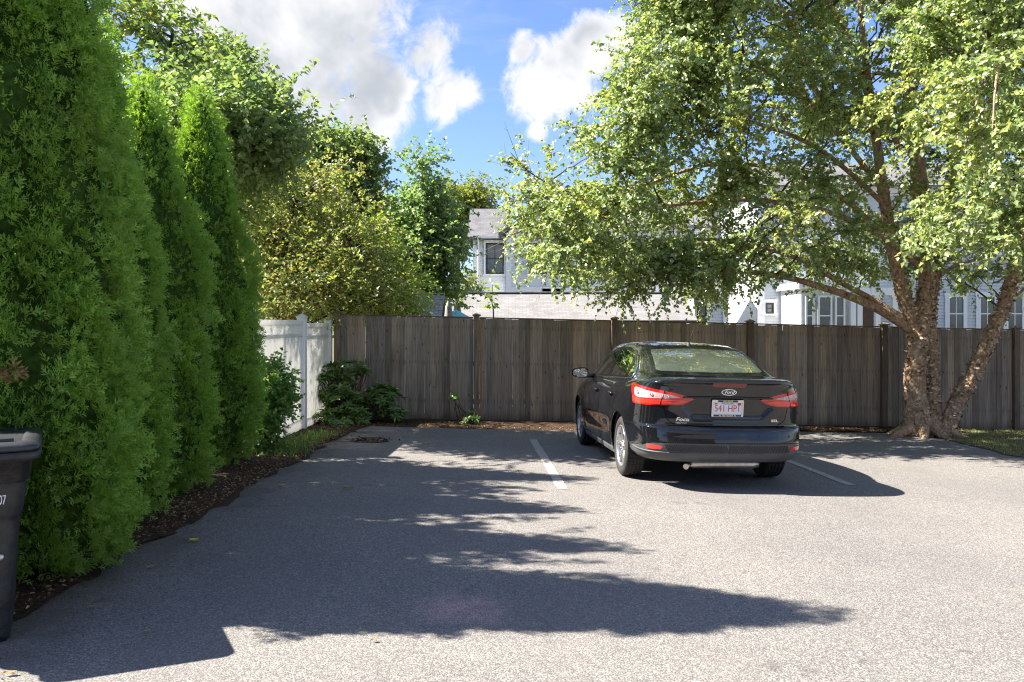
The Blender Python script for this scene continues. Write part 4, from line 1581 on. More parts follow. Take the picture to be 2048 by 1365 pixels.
b0 = bg(330, 12.6)
make_tree('cherry_tree', 'tall loose tree with broad glossy leaves rising behind the arborvitae tops', b0,
          [[b0, P(330, 500, 12.6), P(335, 250, 12.5), P(345, 60, 12.5)]],
          [E3(330, 220, 12.5, 110, 130, .9, 2), E3(385, 330, 12.3, 85, 120, .9, 1.8), E3(385, 90, 12.4, 45, 60, .4, .6), E3(290, 60, 12.5, 70, 80, .6, 1.0), E3(440, 380, 12.6, 50, 75, .7, 1.0)],
          130, 9, 10, .10, .055, A['crab_tall'], A['trunk_dark'], tlen=(.25, .65), droop=.25, hang=.3, cl_s=.22, limb_r=.022, trunk_r=.09)
b0 = bg(520, 20)
make_tree('pear_tree', 'broad round-topped green tree, the tallest behind the arborvitae row', b0,
          [[b0, P(520, 500, 20), P(515, 320, 20), P(500, 170, 20)]],
          [E3(465, 205, 20, 75, 100, None, 1.4), E3(520, 290, 20, 75, 95, None, 1.5), E3(490, 400, 20, 105, 110, None, 1.8), E3(565, 310, 19.6, 45, 65, None, .7), E3(450, 140, 20, 35, 45, None, .5), E3(570, 460, 19.8, 75, 110, None, 1.4)],
          250, 12, 10, .11, .085, A['pear_leaf'], A['trunk_dark'], tlen=(.3, .7), droop=.1, cl_s=.33, limb_r=.035, trunk_r=.16)
for lab, pxs, dd, lobes in (
        ('pointed green tree left of the two rising above the crabapple', 648, 23.5, [(648, 300, 22, 52, .5), (645, 370, 48, 70, 1), (640, 470, 70, 110, 1.6)]),
        ('pointed green tree right of the two rising above the crabapple', 712, 24.5, [(708, 295, 20, 38, .35), (718, 340, 48, 60, 1), (715, 440, 72, 110, 1.8)])):
    b0 = bg(pxs, dd)
    make_tree('pear_tree', lab, b0, [[b0, P(pxs, 560, dd), P(pxs, 400, dd), P(pxs - 2, 270, dd)]],
              [E3(a, b, dd, c, e, None, wt) for a, b, c, e, wt in lobes], 140, 11, 10, .125, .095, A['pear_leaf'], A['trunk_dark'], tlen=(.3, .7), droop=.08, cl_s=.3, limb_r=.035, trunk_r=.15)
b0 = bg(848, 27)
make_tree('maple_tree', 'dense dark green tree with a narrow top just left of the grey house', b0,
          [[b0, P(850, 560, 27), P(848, 430, 27), P(845, 315, 27)]],
          [E3(846, 338, 27, 22, 38, None, .35), E3(848, 400, 27, 58, 50, None, 1), E3(865, 480, 27, 72, 80, None, 2), E3(820, 500, 27, 65, 90, None, 1.6), E3(860, 580, 27, 72, 60, None, 1.4), E3(795, 440, 27.5, 45, 60, None, .9)],
          230, 11, 10, .135, .105, A['maple_leaf'], A['trunk_dark'], tlen=(.3, .75), droop=.15, cl_s=.36, limb_r=.04, trunk_r=.18)
b0 = bg(915, 46)
make_tree('locust_tree', 'far yellow-green feathery tree above the grey house roof', b0,
          [[b0, P(915, 560, 46), P(915, 430, 46)]],
          [E3(900, 410, 46, 50, 42, None, 1), E3(945, 400, 46, 40, 34, None, .8), E3(920, 450, 46, 60, 50, None, 1)],
          120, 10, 9, .20, .13, A['far_leaf'], A['trunk_dark'], tlen=(.5, 1.1), droop=.2, cl_s=.55, limb_r=.06, trunk_r=.25)
b0 = bg(938, 33)
make_tree('garden_shrub', 'yellow-green bush at the left corner of the grey house', b0,
          [[b0, P(938, 600, 33)]], [E3(940, 585, 33, 16, 45, None, 1), E3(936, 560, 33, 12, 30, None, .6)], 22, 6, 7, .10, .07, A['far_leaf'], A['trunk_dark'], cl_s=.2, limb_r=.02, trunk_r=.04, cat='shrub')
# crabapple hanging over the corner of the two fences
b0 = bg(560, 15.6)
crab, cp0 = make_tree('crabapple_tree', 'crabapple full of orange-brown fruit hanging over the corner of both fences', b0,
                      [[b0, P(562, 600, 15.6), P(575, 480, 15.5), P(590, 400, 15.5)], [P(565, 590, 15.6), P(640, 520, 15.3), P(700, 480, 15.2)]],
                      [E3(525, 560, 15.0, 75, 70, .9, 2.0), E3(600, 530, 15.1, 85, 85, .9, 1.8), E3(515, 450, 15.4, 70, 80, .9, 1.5), E3(610, 410, 15.4, 60, 55, .8, .9), E3(650, 585, 14.6, 80, 45, .6, 1.5), E3(560, 600, 14.2, 65, 40, .5, 1.3), E3(500, 350, 15.6, 45, 55, .7, .8), E3(690, 450, 15.4, 60, 45, .8, .7), E3(560, 355, 15.6, 40, 35, .6, .5), E3(660, 365, 15.5, 45, 25, .5, .45), E3(740, 520, 15.2, 55, 30, .6, .7), E3(775, 590, 14.9, 45, 22, .4, .5)],
                      290, 10, 8, .074, .05, A['crab_leaf'], A['trunk_dark'], tlen=(.25, .7), droop=.3, hang=.3, cl_s=.30, limb_r=.02, trunk_r=.09, shell=1.0)
# its fruit, in bunches
n = 5200
idx = rng.integers(0, len(cp0), n)
low = np.array([cp0[i] for i in idx])
keep = rng.uniform(0, 1, n) < np.clip(1.35 - (low[:, 2] - 1.8) * .38, .06, 1)
q = low[keep] + rng.normal(0, .13, (keep.sum(), 3))
oct_v = np.array([(1, 0, 0), (0, 1, 0), (-1, 0, 0), (0, -1, 0), (0, 0, 1), (0, 0, -1)]) * .0095
oct_f = np.array([(0, 1, 4), (1, 2, 4), (2, 3, 4), (3, 0, 4), (1, 0, 5), (2, 1, 5), (3, 2, 5), (0, 3, 5)])
bv = (q[:, None] + oct_v[None]).reshape(-1, 3) - A3(b0)
bf = (np.arange(len(q))[:, None, None] * 6 + oct_f[None]).reshape(-1, 3)
tag(np_mesh('fruit', bv, bf, A['berry'], crab, smooth=True), kind='stuff')
b0 = bg(745, 17)
make_tree('young_tree', 'bright yellow-green young tree behind the left panel of the timber fence', b0,
          [[b0, P(745, 600, 17), P(740, 480, 17), P(730, 440, 17)]],
          [E3(735, 480, 17, 50, 50, None, 1.1), E3(770, 560, 17, 55, 55, None, 1.4), E3(690, 590, 16.6, 60, 42, None, 1.2), E3(800, 610, 16.2, 35, 24, None, .8), E3(700, 530, 17, 55, 50, None, 1.2)],
          150, 9, 9, .09, .055, A['lime_leaf'], A['trunk_dark'], tlen=(.25, .6), droop=.3, hang=.35, cl_s=.24, limb_r=.02, trunk_r=.07)
# trees added to cast shade over the lot, mostly hidden by the arborvitae row
for (x_, y_, h_, lab) in ((-5.6, 6.3, 4.9, 'round tree added behind the nearest arborvitae to shade the lot'), (-5.5, 8.7, 4.8, 'round tree added behind the farthest arborvitae to shade the lot'), (-4.3, 11.6, 4.7, 'round tree added behind the white vinyl fence to shade the lot')):
    b0 = Vector((x_, y_, gz(x_, y_)))
    make_tree('added_shade_tree', lab, b0, [[b0, b0 + Vector((0, 0, 1.6)), b0 + Vector((.1, 0, h_ - 1))]],
              [(b0 + Vector((0, 0, h_ * .55)), (1.0, 1.25, h_ * .40), 1), (b0 + Vector((.2, 0, h_ * .8)), (.7, .9, h_ * .18), .6)] if y_ < 11 else [(b0 + Vector((.2, 0, h_ * .93)), (.9, 1.1, .45), 1)],
              125, 12, 9, .092, .068, A['pear_leaf'], A['trunk_dark'], tlen=(.25, .5), cl_s=.24, limb_r=.02, trunk_r=.08, group='trees added to shade the lot')
# far tree belt that closes the view between the crowns
for k, (px, d, top, rx, lab) in enumerate(((250, 34, 330, 130, 'distant tree mass behind the arborvitae'), (430, 36, 300, 120, 'distant tree behind the round-topped tree'), (610, 40, 420, 110, 'distant tree between the round-topped and pointed trees'), (770, 42, 430, 90, 'distant tree behind the dark green tree'))):
    b0 = bg(px, d)
    make_tree('distant_tree', lab, b0, [[b0, P(px, 520, d), P(px, top + 60, d)]],
              [E3(px, top + 110, d, rx, 110, None, 1), E3(px, 560, d, rx, 70, None, .8)], 110, 12, 9, .22, .15, A['maple_leaf'], A['trunk_dark'], tlen=(.4, .9), cl_s=.6, limb_r=.06, trunk_r=.22, group='distant trees')

# ---------------------------------------------------------------- shrubs and small plants
b0 = Vector((-3.04, 10.2, gz(-3.04, 10.2)))
make_tree('leafy_shrub', 'loose small-leaved shrub between the last arborvitae and the white fence', b0,
          [[b0, b0 + Vector((.05, 0, .5)), b0 + Vector((.1, 0, 1.0))], [b0, b0 + Vector((-.1, .05, .5)), b0 + Vector((-.12, 0, 1.0))], [b0, b0 + Vector((.1, -.1, .4)), b0 + Vector((.18, -.1, .8))]],
          [(b0 + Vector((.02, -.05, .84)), (.22, .3, .24), 1.6), (b0 + Vector((.04, -.08, .58)), (.20, .3, .26), 1.0), (b0 + Vector((-.02, -.1, .35)), (.18, .3, .28), .7)],
          120, 8, 8, .058, .038, A['shrub_leaf'], A['twig'], tlen=(.10, .24), droop=.2, cl_s=.06, stick=.0025, limb_r=.008, trunk_r=.014, cat='shrub')


def rhododendron(name, label, base, blobs, n_wh, L=.115, W=.038, per=9):
    root = empty(name, base)
    tag(root, label, 'shrub')
    off = -A3(base)
    wts = np.array([b[2] for b in blobs], float)
    wts /= wts.sum()
    pk = rng.choice(len(blobs), n_wh, p=wts)
    dirs = unit(rng.normal(0, 1, (n_wh, 3)) + np.array([0, -.35, .35]))
    c = np.array([A3(blobs[i][0]) for i in pk]) + dirs * rng.uniform(.55, 1, (n_wh, 1)) * np.array([blobs[i][1] for i in pk])
    c[:, 2] = np.maximum(c[:, 2], base[2] + .05)
    st = MB()
    for q in c:
        b_ = A3(base) + rng.normal(0, .08, 3) * np.array([1, 1, 0])
        cv = limb_curve(b_, q, .1, 0, 6, .05)
        st.tube([Vector(p + off) for p in cv], list(np.linspace(.011, .004, 6)), 5, caps=False)
    tag(st.build('stems', A['twig'], root), kind='stuff')
    axis = unit(dirs * .6 + np.array([0, 0, .8]))
    a = (np.arange(per) / per * 2 * math.pi)[None, :] + rng.uniform(0, 6.28, (n_wh, 1))
    ref = np.array([[1.0, 0, 0]])
    e1 = unit(np.cross(axis, ref + rng.normal(0, .1, (n_wh, 3))))
    e2 = np.cross(axis, e1)
    ax = e1[:, None] * np.cos(a)[..., None] + e2[:, None] * np.sin(a)[..., None] + axis[:, None] * rng.uniform(.05, .7, (n_wh, per, 1))
    nr = np.repeat(axis[:, None], per, 1) + rng.normal(0, .15, (n_wh, per, 3))
    pos = np.repeat(c[:, None], per, 1) + ax * .008
    sc = rng.uniform(.7, 1.15, n_wh * per)
    v, f = leaf_geo(pos.reshape(-1, 3), ax.reshape(-1, 3), nr.reshape(-1, 3), L * sc, W * sc, .15, .18)
    np_mesh('foliage', v + off, f, A['rhodo_leaf'], root)
    return root


def RB(px, py, d, rx, rz, w_): return (P(px, py, d), (rx / FPX * d, .3, rz / FPX * d), w_)


b0 = bg(690, 13.75)
rhododendron('rhododendron', 'spreading dark green rhododendron in the corner where the two fences meet', b0,
             [RB(690, 745, 13.9, 55, 25, 1), RB(650, 775, 13.7, 28, 32, .9), RB(690, 800, 13.6, 50, 35, 1.5), RB(765, 795, 13.8, 38, 26, .9), RB(650, 840, 13.3, 25, 20, .7), RB(720, 830, 13.5, 40, 20, .8), RB(785, 825, 13.7, 30, 14, .5), RB(680, 850, 13.2, 35, 12, .6)], 260, .125, .043)
b0 = bg(938, 13.85)
sprig = rhododendron('rhododendron', 'small sparse rhododendron sprig in front of the middle of the timber fence', b0,
                     [RB(902, 800, 13.9, 12, 10, 1), RB(945, 838, 13.8, 16, 14, 1)], 14, .10, .032, 8)
b0 = bg(985, 15.4)
sap = empty('sapling', b0)
tag(sap, 'broad-leaved sapling poking above the timber fence before the garage roof', 'tree')
sp = [b0, P(987, 640, 15.4), P(984, 605, 15.4), P(985, 570, 15.4)]
cc = crom([A3(p) for p in sp], n=20)
MB().tube([Vector(q - A3(b0)) for q in cc], list(np.linspace(.02, .005, 20)), 6).build('trunk', A['twig'], sap)
pos, ax, nr = [], [], []
for k in range(34):
    i = random.randint(10, 19)
    a = random.uniform(0, 6.28)
    o = np.array([math.cos(a), math.sin(a) * .8, random.uniform(-.3, .5)])
    pos.append(cc[i] - A3(b0) + o * random.uniform(.02, .08))
    ax.append(o + np.array([0, 0, -.25]))
    nr.append(np.array([0, -.3, 1]) + rng.normal(0, .3, 3))
v, f = leaf_geo(np.array(pos), np.array(ax), np.array(nr), rng.uniform(.09, .17, 34), rng.uniform(.06, .10, 34), .12, .2)
np_mesh('crown', v, f, A['lime_leaf'], sap)


# ---------------------------------------------------------------- grass, leaf litter, fallen leaves
def blades(name, pts, h, wd, mat, label):
    n = len(pts)
    a = rng.uniform(0, 6.28, n)
    s = np.stack([np.cos(a), np.sin(a), 0 * a], 1) * wd
    tip = pts + np.stack([rng.normal(0, .35, n), rng.normal(0, .35, n), np.ones(n)], 1) * (h * rng.uniform(.5, 1.3, n))[:, None]
    v = np.stack([pts - s, pts + s, tip], 1).reshape(-1, 3)
    f = np.arange(3 * n).reshape(-1, 3)
    tag(np_mesh(name, v, f, mat), label, kind='stuff')


n = 26000
gx_ = rng.uniform(6.7, 12.5, n)
gy_ = rng.uniform(9.6, 15.0, n)
kp = np.array([x > right_edge(y) + rng.normal(0, .05) for x, y in zip(gx_, gy_)]) & ~((np.hypot(gx_ - birch_base.x, gy_ - birch_base.y) < .8) & (rng.uniform(0, 1, n) < .8))
pts = np.array([(x, y, gz(x, y) + .02) for x, y in zip(gx_[kp], gy_[kp])])
blades('lawn_grass', pts, .045, .004, A['grass'], 'thin patchy grass beside the leaning stem')
n = 1500
gx_ = rng.normal(-2.78, .16, n)
gy_ = rng.uniform(9.6, 12.2, n)
pts = np.array([(x, y, gz(x, y) + .02) for x, y in zip(gx_, gy_) if -3.1 < x < left_edge(y) + .03])
blades('weed_grass', pts, .06, .005, A['shrub_leaf'], 'weeds at the foot of the white fence')

n = 5500
lx = np.concatenate([left_edge(8) - np.abs(rng.normal(0, .30, n)) + .07, rng.uniform(-2.6, 7.2, 4200)])
ly = np.concatenate([rng.uniform(3.4, 13.0, n), np.zeros(4200)])
for i in range(n, n + 4200):
    fe = far_edge(lx[i])
    ly[i] = fe - .06 + abs(rng.normal(0, .35))
ok = (lx > -3.15) & (ly < 14.4)
lx, ly = lx[ok], ly[ok]
pos = np.array([(x, y, gz(x, y) + .03 + random.uniform(0, .02)) for x, y in zip(lx, ly)])
m_ = len(pos)
a = rng.uniform(0, 6.28, m_)
ax = np.stack([np.cos(a), np.sin(a), rng.normal(0, .25, m_)], 1)
nr = np.array([0, 0, 1.0]) + rng.normal(0, .45, (m_, 3))
sz = rng.uniform(.008, .036, m_)
v, f = leaf_geo(pos, ax, nr, sz, sz * rng.uniform(.3, .6, m_), .2, .15)
tag(np_mesh('leaf_litter', v, f, A['litter']), 'brown leaf litter over the planting beds', kind='stuff')
# crumbs of litter blown over the edge of the asphalt
n = 2600
lx = -2.50 + np.abs(rng.normal(0, .30, n)) ** 1.4 * 1.2
ly = rng.uniform(3.0, 12.8, n)
pos = np.array([(x, y, gz(x, y) + .004) for x, y in zip(lx, ly)])
a = rng.uniform(0, 6.28, n)
ax = np.stack([np.cos(a), np.sin(a), 0 * a], 1)
nr = np.array([0, 0, 1.0]) + rng.normal(0, .2, (n, 3))
sz = rng.uniform(.005, .02, n)
v, f = leaf_geo(pos, ax, nr, sz, sz * rng.uniform(.25, .6, n), .2, .1)
tag(np_mesh('litter_crumbs', v, f, A['litter']), 'small dry bits scattered along the asphalt edge', kind='stuff')


def fallen(px, py, L, W, mat, label, ang=None, n=1):
    p = ground_at(px, py, .008)
    root_v, root_f = [], []
    a = ang if ang is not None else random.uniform(0, 6.28)
    # a curled leaf with a stalk
    rows_ = 7
    vs, fs = [], []
    for i in range(rows_):
        t = i / (rows_ - 1)
        hw = W / 2 * math.sin(math.pi * min(.98, t * .9 + .06)) ** .8
        for s_ in (-1, -.5, 0, .5, 1):
            vs.append((t * L - L / 2, s_ * hw, .004 + .22 * W * abs(s_) ** 1.6 + .10 * L * (t - .5) ** 2 * 2))
    for i in range(rows_ - 1):
        for j in range(4):
            fs.append((i * 5 + j, i * 5 + j + 1, (i + 1) * 5 + j + 1, (i + 1) * 5 + j))
    mb = MB().add(vs, fs, True)
    mb.tube([(-L / 2 - L * .35, .1 * L, .004), (-L / 2 - L * .1, 0, .006), (-L / 2 + .01, 0, .006)], [.0008, .001, .0012], 5)
    o = mb.build('fallen_leaf', mat)
    o.location = p
    o.rotation_euler = (0, 0, a)
    tag(o, label, 'leaf', 'fallen leaves on the asphalt')


fallen(388, 1085, .062, .05, A['yellow_leaf'], 'bright yellow fallen leaf on the shaded asphalt', .2)
fallen(303, 1138, .05, .026, A['dry_leaf'], 'pale tan fallen leaf nearer the camera than the yellow one', 1.0)
fallen(565, 974, .085, .03, A['dry_leaf'], 'curled tan leaf alone on the shaded asphalt', .6)
fallen(697, 979, .10, .045, A['dry_leaf'], 'large curled orange-brown leaf, right of the curled tan leaf', .1)
fallen(674, 969, .07, .022, A['dry_leaf'], 'thin pale leaf next to the large curled leaf', 0)
fallen(383, 1010, .06, .045, A['yellow_leaf'], 'dull yellow leaf on the dark edge of the mulch bed', .4)
fallen(295, 1268, .035, .02, A['dry_leaf'], 'small brown leaf lowest among those beside the trash bin', .8)
fallen(185, 1218, .04, .016, A['dry_leaf'], 'small tan leaf just off the mulch near the trash bin', .0)
fallen(300, 1216, .022, .012, A['dry_leaf'], 'tiny pale leaf bit midway between trash bin and stain', .3)
fallen(20, 1352, .05, .022, A['dry_leaf'], 'tan leaf in the bottom corner in front of the trash bin', .2)
fallen(748, 1285, .03, .02, A['dry_leaf'], 'small brown leaf on the edge of the big tree shadow', .5)
fallen(350, 1113, .028, .016, A['dry_leaf'], 'little brown leaf just below the yellow leaf', 2.5)

# ================================================================ the black sedan
def mat_paint():
    m, t = new_mat('black_paint')
    oc = t.n('ShaderNodeTexCoord').outputs['Object']
    dust = t.noise(oc, 38, 7, .7)
    film = t.noise(oc, 3.2, 5, .6)
    dz = t.math('ADD', t.math('MULTIPLY', t.sstep(dust, .5, .8), .5), t.math('MULTIPLY', t.sstep(film, .45, .7), .4))
    zc_ = t.n('ShaderNodeSeparateXYZ', {0: oc}).outputs[2]
    low = t.sstep(zc_, .62, .25)                     # road dust gathers low on the doors and bumper
    d2 = t.math('MULTIPLY', dz, t.math('ADD', .06, t.math('MULTIPLY', low, .28)))
    c = t.mix(d2, (.006, .0065, .0085), (.19, .175, .155))
    ro = t.math('ADD', .055, t.math('MULTIPLY', d2, .9))
    p = t.n('ShaderNodeBsdfPrincipled', {'Base Color': c, 'Roughness': ro, 'Specular IOR Level': .2, 'Coat Weight': 1.0, 'Coat Roughness': .02, 'Coat IOR': 1.5})
    finish(t, p.outputs[0])
    return m


A['paint'] = mat_paint()
A['gap'] = simple('panel_gap', (.003, .003, .003), .9, spec=.1)
A['plastic'] = simple('grey_plastic', (.075, .077, .082), .55, var=.15, vscale=8, bump=.1, bscale=300, rrough=.15)
A['plastic_dk'] = simple('black_plastic', (.012, .012, .013), .6, bump=.1, bscale=300)
A['gloss_blk'] = simple('gloss_black_trim', (.006, .006, .007), .08, spec=.6)
A['chrome'] = simple('chrome', (.78, .78, .78), .12, metal=1.0)
A['satin'] = simple('satin_trim', (.60, .61, .62), .28, metal=1.0)
A['alloy'] = simple('alloy_wheel', (.60, .60, .61), .30, metal=.85, var=.1, rrough=.12)
A['tyre'] = simple('tyre_rubber', (.028, .027, .026), .82, var=.3, vscale=14, bump=.4, bscale=120)
A['lens_red'] = simple('red_lens', (.50, .012, .010), .08, spec=.7, coat=.6)
A['lens_bright'] = simple('bright_red_lens', (.72, .035, .02), .08, spec=.7, coat=.6)
A['lens_clear'] = simple('clear_lens', (.54, .32, .32), .10, spec=.7, coat=.8, var=.25, vscale=28, bump=.35, bscale=90)
A['lens_dark'] = simple('brake_lens', (.16, .008, .010), .10, spec=.6, coat=.5)
A['car_glass'] = mat_glass('car_glass', (.90, .98, .91), .012, .12, (.55, .66, .50))  # pale diffuse body colour stands in for bright sky reflection and haze
A['side_glass'] = mat_glass('side_glass', (.86, .93, .87), .012, .03, (.05, .06, .05))
A['mirror'] = simple('mirror_glass', (.82, .86, .86), .03, metal=1.0)
A['seat'] = simple('beige_seat', (.55, .50, .40), .75, var=.08)
A['inside'] = simple('dark_cabin', (.05, .046, .04), .85)
A['headliner'] = simple('headliner', (.62, .60, .50), .9)
A['blue'] = simple('badge_blue', (.010, .022, .09), .15, coat=.5)
A['plate_white'] = simple('plate_white', (.72, .73, .74), .4)
A['plate_red'] = simple('plate_red', (.55, .03, .03), .5)
A['plate_navy'] = simple('plate_navy', (.012, .022, .075), .4)
A['maize'] = simple('frame_maize', (.72, .62, .22), .45)
A['under'] = simple('underbody', (.02, .019, .018), .9)
A['pipe'] = simple('steel_pipe', (.46, .44, .41), .32, metal=.9, var=.2, vscale=12)
A['amber'] = simple('amber_lens', (.75, .25, .03), .12, coat=.5)

car = empty('sedan')
tag(car, 'black four-door sedan parked nose-in to the timber fence', 'car')
CYAW = .083
cn = Vector((.0216, .0215, 1)).normalized()                        # normal of the lot
fw = Vector((-math.sin(CYAW), math.cos(CYAW), 0))
fw = (fw - cn * fw.dot(cn)).normalized()
rt = fw.cross(cn).normalized()
cm = Matrix((rt, fw, cn)).transposed().to_4x4()
cm.translation = Vector((2.045, 9.014, gz(2.045, 9.014) + .003))
car.matrix_world = cm

WB = 2.649
# ---- lower shell: plan outlines at several heights, from rear centre round to front centre
ou = np.array([0, .22, .42, .60, .745, .855, .93, .972, .992, 1.0, 1.0, 1.0, 1.0, 1.0, 1.0, .985, .95, .87, .70, .4, 0])
orv = np.array([0, .003, .012, .033, .072, .135, .225, .36, .55, .85, 1.2])    # distance from the rear
ofv = np.array([1.25, .9, .62, .40, .22, .09, .02, 0])                          # distance from the front


def outline(vr, vf, wd, corner=1.0):
    n_mid = len(ou) - len(orv) - len(ofv)
    v = list(vr + orv * corner)
    a, b = v[-1], vf - ofv[0]
    v += [a + (b - a) * (i + 1) / (n_mid + 1) for i in range(n_mid)]
    v += list(vf - ofv)
    return np.stack([ou * wd, np.array(v)], 1)


#        z_rear z_side z_front   vr     vf    w
LEV = [(0.275, .195, .20, -.830, 3.44, .790), (0.295, .215, .23, -.905, 3.50, .830), (0.345, .27, .30, -.955, 3.55, .866), (0.415, .34, .36, -.977, 3.565, .884), (0.475, .41, .43, -.984, 3.57, .894),
       (0.545, .50, .52, -.974, 3.56, .902), (0.615, .58, .60, -.958, 3.54, .906), (0.632, .605, .63, -.925, 3.53, .905), (0.65, .63, .64, -.908, 3.52, .904), (0.755, .73, .70, -.912, 3.48, .898),
       (0.88, .83, .75, -.925, 3.42, .888), (0.97, .90, .79, -.930, 3.34, .874), (1.025, .94, .82, -.935, 3.27, .855), (1.06, .965, .845, -.950, 3.20, .833), (1.082, .985, .86, -.942, 3.16, .812), (1.09, .992, .865, -.925, 3.12, .795)]
cw = .90                                                             # plan width narrows a little at the tail
NS, NT_ = 230, 84
outs = [outline(l[3], l[4], l[5]) for l in LEV]
ref = crom(outs[5], n=600)
arc = path_len(ref)
# more samples round the tail
sp_ = np.linspace(0, 1, NS)
ts = np.interp(sp_, [0, .42, .86, 1], [0, 10.0, 14.5, len(ou) - 1])
grid = []
for l, o in zip(LEV, outs):
    c = crom(o, ts=ts)
    v = c[:, 1]
    wr_ = np.clip((.75 - v) / 1.35, 0, 1)
    wr_ = wr_ ** 1.4
    wf = np.clip((v - 1.9) / 1.5, 0, 1)
    wf = wf * wf * (3 - 2 * wf)
    z = l[1] + (l[0] - l[1]) * wr_ * (wr_ * (3 - 2 * wr_)) ** .3 + (l[2] - l[1]) * wf
    u = c[:, 0] * (1 - .045 * np.clip((-.1 - v) / .85, 0, 1))
    grid.append(np.stack([u, v, z], 1))
grid = np.array(grid)                                                # level, s, xyz
tl = np.linspace(0, len(LEV) - 1, NT_)
low_g = np.stack([crom(grid[:, s], ts=tl) for s in range(NS)], 1)    # NT_, NS, 3


def sbox(x, a, b, k):
    f = lambda q: 1 / (1 + np.exp(-q / k))
    return f(x - a) * f(b - x)


# plate recess in the boot lid and the belt of the bumper
zr_, ur_, vr_ = low_g[..., 2], np.abs(low_g[..., 0]), low_g[..., 1]
hexw = np.where(zr_ > .82, .46 - (zr_ - .82) * .4, .46 - (.82 - zr_) * 1.1)
rec = sbox(zr_, .722, .915, .006) * (1 / (1 + np.exp((ur_ - hexw) / .008))) * (vr_ < -.5)
low_g[..., 1] += .030 * rec
# shoulder crease along the doors and arch swelling
side = np.clip((vr_ + .3) / .4, 0, 1) * np.clip((3.2 - vr_) / .4, 0, 1)
for ax_v in (0.0, WB):
    dist = np.hypot(vr_ - ax_v, zr_ - .33)
    low_g[..., 0] += .012 * np.exp(-((dist - .40) / .07) ** 2) * (zr_ > .25) * side.clip(.35, 1)
low_g[..., 0] -= .018 * np.exp(-((zr_ - .47) / .10) ** 2) * sbox(vr_, .55, 2.1, .06)

# ---- upper shell: deck, greenhouse, bonnet
edge = low_g[-1]
zc_v = [-.925, -.86, -.72, -.56, -.47, -.40, -.2, .1, .35, .7, 1.1, 1.5, 1.8, 2.1, 2.5, 2.72, 2.85, 3.0, 3.12]
zc_z = [1.09, 1.102, 1.110, 1.113, 1.120, 1.145, 1.238, 1.352, 1.418, 1.455, 1.470, 1.458, 1.42, 1.305, 1.10, 1.0, .965, .93, .865]
NR = 70
gh = np.array([(1, 0), (.985, .05), (.955, .16), (.885, .44), (.80, .74), (.735, .895), (.655, .955), (.5, .982), (.25, .997), (0, 1)])
dk = np.array([(1, 0), (.985, .30), (.95, .52), (.88, .70), (.78, .82), (.66, .89), (.5, .94), (.34, .97), (.17, .993), (0, 1)])
tr_ = np.linspace(0, 9, NR)
gh_c, dk_c = crom(gh, ts=tr_), crom(dk, ts=tr_)
vs_e = edge[:, 1]
up_g = np.zeros((NR, NS, 3))
i_r = int(np.argmax(vs_e > .3))
i_f = int(np.argmax(vs_e > 2.45))
vc = vs_e.copy()
fr_ = np.linspace(0, 1, i_r + 1)
vc[:i_r + 1] = -.925 + (vs_e[i_r] + .925) * (fr_ ** .82)
fr_ = np.linspace(0, 1, NS - i_f)
vc[i_f:] = vs_e[i_f] + (3.12 - vs_e[i_f]) * fr_ ** 1.05
for s in range(NS):
    u0, v0, z0 = edge[s]
    for r in range(NR):
        q = 1 - dk_c[r, 0]
        v = v0 + (vc[s] - v0) * q
        gwt = np.clip((v + .62) / .34, 0, 1) * np.clip((2.78 - v) / .35, 0, 1)
        gwt = gwt * gwt * (3 - 2 * gwt)
        g_, h_ = gh_c[r] * gwt + dk_c[r] * (1 - gwt)
        zc = float(np.interp(v, zc_v, zc_z))
        up_g[r, s] = (u0 * g_, v, z0 + (zc - z0) * h_)
zcs = pchip(up_g[..., 1].ravel(), zc_v, zc_z).reshape(NR, NS)
zcl = np.interp(up_g[..., 1], zc_v, zc_z)
den = np.maximum(zcl - edge[None, :, 2], 1e-3)
up_g[..., 2] = edge[None, :, 2] + (up_g[..., 2] - edge[None, :, 2]) / den * (zcs - edge[None, :, 2])


def grid_faces(nt, ns, base, flip):
    f = []
    for i in range(nt - 1):
        for j in range(ns - 1):
            q = (base + i * ns + j, base + i * ns + j + 1, base + (i + 1) * ns + j + 1, base + (i + 1) * ns + j)
            f.append(q[::-1] if flip else q)
    return f


verts = np.concatenate([low_g.reshape(-1, 3), up_g.reshape(-1, 3)])
nl = NT_ * NS
fr1 = grid_faces(NT_, NS, 0, False) + grid_faces(NR, NS, nl, False)
mir = verts * np.array([-1, 1, 1])
nv = len(verts)
allv = np.concatenate([verts, mir])
allf = fr1 + [tuple(i + nv for i in q[::-1]) for q in fr1]
bvh = BVHTree.FromPolygons([tuple(p) for p in allv], allf, all_triangles=False)

# ---- window outlines (side: along, up; rear: across, up)
side_poly = [(2.28, 1.000), (1.98, 1.15), (1.70, 1.265), (1.40, 1.345), (1.05, 1.378), (.70, 1.374), (.42, 1.335), (.22, 1.27), (.06, 1.185), (-.04, 1.11), (-.05, 1.082), (.05, 1.070), (.6, 1.052), (1.3, 1.03), (1.9, 1.012)]
rear_poly = [(-.585, 1.150), (-.54, 1.138), (0, 1.130), (.54, 1.138), (.585, 1.150), (.595, 1.175), (.545, 1.335), (.52, 1.385), (.485, 1.400), (0, 1.412), (-.485, 1.400), (-.52, 1.385), (-.545, 1.335), (-.595, 1.175)]
wind_poly = [(-.66, 1.03), (.66, 1.03), (.52, 1.39), (.3, 1.41), (-.3, 1.41), (-.52, 1.39)]


